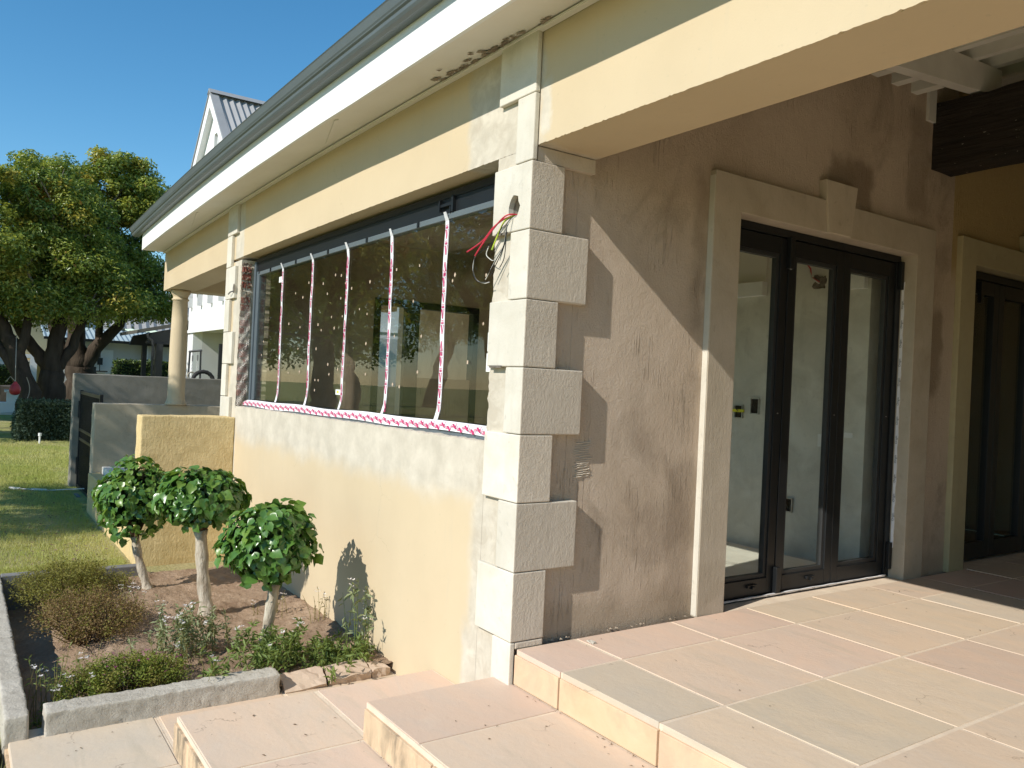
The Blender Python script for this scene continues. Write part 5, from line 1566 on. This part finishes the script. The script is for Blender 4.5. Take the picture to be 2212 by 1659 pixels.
# ------------------------------------------------------------------ background: white gabled house
def corrugated(p0, p1, q0, q1, n, amp, mb=None):
    """sheet between ridge p0-p1 and eave q0-q1, ribs running down the slope"""
    mb = mb or MB(); p0, p1, q0, q1 = map(Vector, (p0, p1, q0, q1)); nr = ((p1 - p0).cross(q0 - p0)).normalized(); b = len(mb.v)
    if nr.z < 0: nr = -nr
    for i in range(n * 4 + 1):
        f = i / (n * 4); o = nr * amp * math.sin(f * n * 2 * math.pi)
        mb.v += [tuple(p0.lerp(p1, f) + o), tuple(q0.lerp(q1, f) + o)]
    for i in range(n * 4): mb.f.append((b + i * 2, b + i * 2 + 1, b + i * 2 + 3, b + i * 2 + 2))
    return mb
def gabled_house():
    root = empty('gabled_house', (-17.5, 6, -1.0), 'tall white gabled house with grey ribbed roof and a deep garage opening', 'house')
    y = 3.0; ax, az = -18.72, 8.45; ew = 1.86; ez = 6.85
    # front wall with the opening and the small gable window as real holes
    L = ax - ew - .05; Rr = -11.6
    m = MB()
    m.box(L, -20.02, y, y + .25, -1.2, 2.40); m.box(-16.4, Rr, y, y + .25, -1.2, 2.40); m.box(L, -16.65, y, y + .25, 2.401, 6.6); m.box(-16.649, Rr, y, y + .25, 2.401, 4.9); m.box(-16.9, -16.65, y + .251, y + 9, 2.6, 6.45)
    m.box(L, L + .25, y + .251, y + 9, -1.2, 6.6)
    m.build('wall', 'house_white', root)
    wx0, wx1, wz0, wz1 = -18.72, -18.36, 6.75, 7.52
    zl = lambda x: az - abs(x - ax) * (az - 6.6) / (ew + .05)
    m = MB()
    m.prism([(ax - ew, 6.601), (wx0, 6.601), (wx0, zl(wx0) - .02), (ax - ew, zl(ax - ew) + .0)], 1, y, y + .25)
    m.prism([(wx1, 6.601), (ax + ew, 6.601), (ax + ew, zl(ax + ew)), (wx1, zl(wx1) - .02)], 1, y, y + .25)
    m.prism([(wx0, wz1), (wx1, wz1), (wx1, zl(wx1) - .02), (wx0, zl(wx0) - .02)], 1, y, y + .25)
    m.box(wx0, wx1, y, y + .25, 6.601, wz0)
    m.build('gable', 'house_white', root)
    w = MB().box(wx0 + .001, wx1 - .001, y + .14, y + .18, wz0, wz1).build('window', 'house_grey', root)
    MB().box(wx0 + .06, wx1 - .06, y + .125, y + .139, wz0 + .06, wz1 - .06).build('pane', 'glass', w)
    MB().box(wx1 + .10, wx1 + .16, y - .03, y - .001, wz0, wz1 + .18).build('window_trim', 'house_white', root)
    # raised white verges
    for s in (-1, 1):
        m = MB(); t = .30
        a = (ax, az + .16); b = (ax + s * (ew + .2), 6.6 - .1 + .0)
        m.prism([a, b, (b[0] - s * t * .9, b[1] - .05), (ax, az - .24)], 1, y - .16, y + .0)
        m.build('verge', 'house_white', root)
        m = MB(); m.prism([(ax, az + .20), (ax + s * (ew + .26), 6.6 - .1 + .02), (ax + s * (ew + .2), 6.6 - .12), (ax, az + .162)], 1, y - .19, y + .02)
        m.build('verge_cap', 'roof_grey', root)
    corrugated((ax, y, az + .12), (ax, y + 8, az + .12), (ax + ew + .35, y, 6.42), (ax + ew + .35, y + 8, 6.42), 46, .028).build('roof', 'roof_grey', root)
    corrugated((ax, y, az + .12), (ax, y + 8, az + .12), (ax - ew - .35, y, 6.42), (ax - ew - .35, y + 8, 6.42), 46, .028).build('roof', 'roof_grey', root)
    m = MB(); m.prism([(ax - .16, az + .10), (ax, az + .24), (ax + .16, az + .10), (ax, az + .19)], 1, y - .2, y + 8); m.build('ridge_cap', 'roof_grey', root)
    # garage recess
    m = MB(); m.box(-20.27, -20.02, y + .251, y + 4.5, -1.2, 2.40); m.box(-16.4, -16.15, y + .251, y + 4.5, -1.2, 2.40); m.box(-20.02, -16.4, y + 4.3, y + 4.5, -1.2, 2.40); m.box(-20.02, -16.4, y + .251, y + 4.5, 2.402, 2.5)
    m.build('garage_recess', 'house_grey', root)
    m = MB(); m.box(L - .02, Rr, y - .05, y - .001, 2.36, 2.44); m.build('string_course', 'house_white', root)
    for x in (-20.28, -19.2, -18.15, -17.1, -16.0, -14.9):
        m = MB(); m.box(x - .055, x + .055, y - .26, y - .001, 3.36, 3.66); m.box(x - .05, x + .05, y - .13, y - .001, 3.06, 3.359)
        m.build('bracket', 'house_grey', root)
    m = MB(); m.box(-19.95, -19.88, y - .06, y - .001, 2.9, 3.0)
    MB().box(-16.98, -16.93, y - .09, y - .001, 1.0, 2.0).build('wall_lamp', 'charcoal', root)
gabled_house()

def far_house():
    root = empty('far_house', (-37, 5, -1.3), 'low white house far behind with a pale blue ribbed roof', 'house')
    x = -35.6
    m = MB(); m.box(x - .3, x, 1.0, 4.15, -1.6, 2.4); m.box(x - .3, x, 4.15, 5.2, 1.62, 2.4); m.box(x - .3, x, 5.2, 14, -1.6, 2.4)
    m.build('wall', 'house_grey', root)
    MB().box(x + .001, x + .12, 2.2, 3.28, -1.6, 2.06).build('wall_panel', 'house_white', root)
    MB().box(x + .001, x + .25, 4.42, 4.66, -1.6, 2.3).build('pilaster', 'house_white', root)
    MB().box(x - 2.5, x - 2.3, 3.0, 7, -1.6, 2.4).build('inner_wall', 'orange_room', root)
    corrugated((x - 1.5, .6, 3.02), (x - 1.5, 10, 3.02), (x + .55, .6, 2.46), (x + .55, 10, 2.46), 48, .022).build('roof', 'roof_iron', root)
    m = MB(); m.prism([(x + .50, 2.36), (x + .64, 2.36), (x + .66, 2.47), (x + .50, 2.45)], 1, .6, 10); m.build('gutter', 'charcoal', root)
    MB().box(x - .9, x + .02, .7, 10, 2.42, 2.44).build('roof_underside', 'house_grey', root)
    m = MB(); m.box(x - 4, x - 1.6, 1.2, 1.9, 2.9, 4.6); m.build('chimney', 'charcoal', root)
    m = MB(); m.box(x - 3.6, x - 1.8, 2.2, 4.0, 2.9, 4.4); m.build('upper_storey', 'house_white', root)
    corrugated((x - 3.0, 3.1, 5.0), (x - 3.0, 9, 5.0), (x - 1.3, 3.1, 3.1), (x - 1.3, 9, 3.1), 18, .03).build('roof', 'roof_grey', root)
    b = empty('hanging_lantern', (x + .3, 2.75, 1.2), 'black hanging lantern bracket on the far house wall beside the tree', 'lantern')
    m = MB(); m.tube([(x + .3, 2.75, 2.0), (x + .3, 2.75, 1.15)], .02, 5); m.build('rod', 'charcoal', b)
    MB().box(x + .2, x + .4, 2.55, 3.05, 1.10, 1.149).build('plate', 'charcoal', b); MB().box(x + .25, x + .35, 2.65, 2.85, 1.4, 1.7).build('lamp_body', 'charcoal', b)
far_house()

def carport():
    root = empty('carport', (-20.2, 2.3, -1.0), 'black steel carport with a sloping roof edge behind the column', 'carport')
    m = MB(); m.prism([(1.70, 2.27), (5.5, 3.25), (5.5, 3.36), (1.70, 2.37)], 0, -23.5, -20.6); m.build('roof', 'brown_roof', root)
    m = MB(); m.prism([(1.95, 2.02), (5.5, 2.0), (5.5, 3.2), (2.05, 2.30)], 0, -20.9, -20.7); m.build('fascia', 'charcoal', root)
    m = MB(); m.prism([(1.95, 2.02), (5.5, 2.0), (5.5, 3.2), (2.05, 2.30)], 0, -23.5, -23.3); m.build('fascia', 'charcoal', root)
    MB().box(-20.85, -20.6, 2.19, 2.36, -1.2, 2.02).build('post', 'charcoal', root); MB().box(-23.4, -23.2, 2.3, 2.42, -1.2, 2.02).build('post', 'charcoal', root)
    m = MB(); m.tube([(-20.62, 1.95, 2.28), (-20.62, 1.97, 2.17), (-20.6, 2.08, 2.08), (-20.6, 2.10, 1.95), (-20.6, 2.10, -1.2)], .035, 8); m.build('downpipe', 'charcoal', root)
    for y in (2.9, 3.1): MB().box(-22, -20.598, y, y + .07, 2.50 + (y - 2.9) * .25, 2.60 + (y - 2.9) * .25).build('roof_clip', 'house_white', root)
carport()

def swing():
    root = empty('tyre_swing', (-12.45, 1.35, -.8), 'black swing frame with chains and an old tyre behind the grey wall', 'swing')
    m = MB(); m.tube([(-12.53, 1.19, -.9), (-12.50, 1.235, 1.66)], .018, 8); m.tube([(-12.36, 1.44, -.9), (-12.39, 1.40, 1.705)], .018, 8); m.tube([(-12.51, 1.22, 1.665), (-12.38, 1.42, 1.70)], .020, 8)
    m.build('frame', 'charcoal', root)
    for (x, y, z) in ((-12.475, 1.28, 1.665), (-12.42, 1.355, 1.68)):
        m = MB(); zz = z
        m.tube([(x, y, z), (x, y, z - .07)], .006, 5); m.box(x - .012, x + .012, y - .012, y + .012, z - .17, z - .07); zz = z - .17
        k = 0
        while zz > 1.33:
            d = Vector((.012, 0, 0)) if k % 2 else Vector((0, .012, 0)); c = Vector((x + .006 * math.sin(k), y, zz - .02))
            m.tube([c + d, c + d * .7 + Vector((0, 0, .018)), c - d * .7 + Vector((0, 0, .018)), c - d, c - d * .7 - Vector((0, 0, .018)), c + d * .7 - Vector((0, 0, .018)), c + d], .004, 4)
            zz -= .03; k += 1
        m.build('chain', 'chain', root)
    def ring(cy, cx, cz, R_, r_, nm, mat, a=0.0):
        V = []; F = []; A, B = 36, 10
        for i in range(A):
            t = 2 * math.pi * i / A
            for j in range(B):
                s = 2 * math.pi * j / B; q = R_ + r_ * math.cos(s) * (1 + (.14 if i % 2 else 0))
                V.append((cx + r_ * 1.2 * math.sin(s) + q * math.cos(t) * math.sin(a), cy + q * math.cos(t) * math.cos(a), cz + q * math.sin(t)))
        for i in range(A):
            for j in range(B): F.append((i * B + j, ((i + 1) % A) * B + j, ((i + 1) % A) * B + (j + 1) % B, i * B + (j + 1) % B))
        make(nm, V, F, mat, root, smooth=True)
    ring(1.43, -12.25, 1.12, .185, .035, 'tyre', 'rubber'); ring(1.26, -12.40, 1.22, .065, .014, 'rubber_loop', 'rope', .2)
swing()

def left_far():
    b = empty('float_buoy', (-21.35, -1.04, .45), 'round red float buoy hanging on a rope from the leftmost tree', 'buoy')
    MB().lathe([(.02, .47), (.08, .485), (.12, .53), (.135, .60), (.125, .67), (.09, .74), (.045, .79), (.03, .83)], -21.35, -1.04, 20).build('float', 'red_float', b, smooth=True)
    m = MB(); m.tube([(-21.35, -1.04, .83), (-21.36, -1.05, 1.15), (-22.5, -1.0, 1.9), (-23.7, -.95, 2.1)], .012, 5)
    m.tube([(-21.35, -1.04, .83), (-21.45, -1.15, .95), (-21.5, -1.25, .8)], .010, 5)
    p = []
    for k in range(12): t = k / 11; p.append((-21.25 + .05 * t, -.80 + .08 * math.sin(3.14 * t), .95 - .65 * t))
    m.tube(p, .010, 5); m.build('rope', 'rope', b)
    # cream house, steps and terrace far left
    h = empty('cream_house', (-45, 0, -1.5), 'cream house with white pillars far away behind the left trunks', 'house')
    MB().box(-50, -46, -4, 3, -1.8, 4.2).build('wall', 'house_cream', h)
    MB().box(-45.8, -43.6, -3, 2.4, 1.60, 1.78).build('porch_roof', 'house_white', h)
    for y in (-2.6, -.6, .72, 1.35): MB().box(-43.9, -43.6, y, y + .30, -1.8, 1.599).build('pillar', 'house_white', h)
    for y in (-2.2, .0, 1.4):
        w = MB().box(-45.999, -45.9, y, y + .9, -.2, 1.5).build('window', 'house_white', h); MB().box(-45.899, -45.88, y + .08, y + .82, -.1, 1.4).build('pane', 'void', w)
    corrugated((-48, -4.4, 6.0), (-48, 3.4, 6.0), (-45.4, -4.4, 4.1), (-45.4, 3.4, 4.1), 26, .03).build('roof', 'roof_iron', h)
    s = empty('garden_steps', (-32, -.6, -1.3), 'low white garden steps and terrace wall in the distance at far left', 'steps')
    MB().box(-32.6, -32.0, -.95, 1.2, -1.6, -.17).build('step', 'house_white', s); MB().box(-33.2, -32.601, -.35, 1.4, -1.6, -.03).build('step', 'house_white', s)
    MB().box(-32.4, -32.1, -.72, -.25, -.169, .22).build('pedestal', 'house_white', s); MB().box(-32.5, -32.0, -.8, -.15, .221, .29).build('pedestal_cap', 'house_white', s)
    MB().box(-31.9, -31.6, -6, .6, -1.6, -.52).build('terrace_edge', 'house_grey', s)
    V, F = rough_block(-36.4, -36.0, -3.4, 2.5, -1.6, .35, 2, 8, 4, .04, 88)
    make('terrace_wall', V, F, 'table_wood', label='dark timber screen in the distance between the tree trunks', cat='screen')
    table((-28.8, .55, -.30 - .75), 1.5, 'small table seen between the two middle trunks behind the hedge')
    hedge('hedge', 'dark clipped bush row far left behind the white steps', -40, -39, -6, .2, -1.5, 1.2, 5000, .14, ['hedge_dark', 'tree_dark'], 303)
left_far()

bpy.context.view_layer.update()
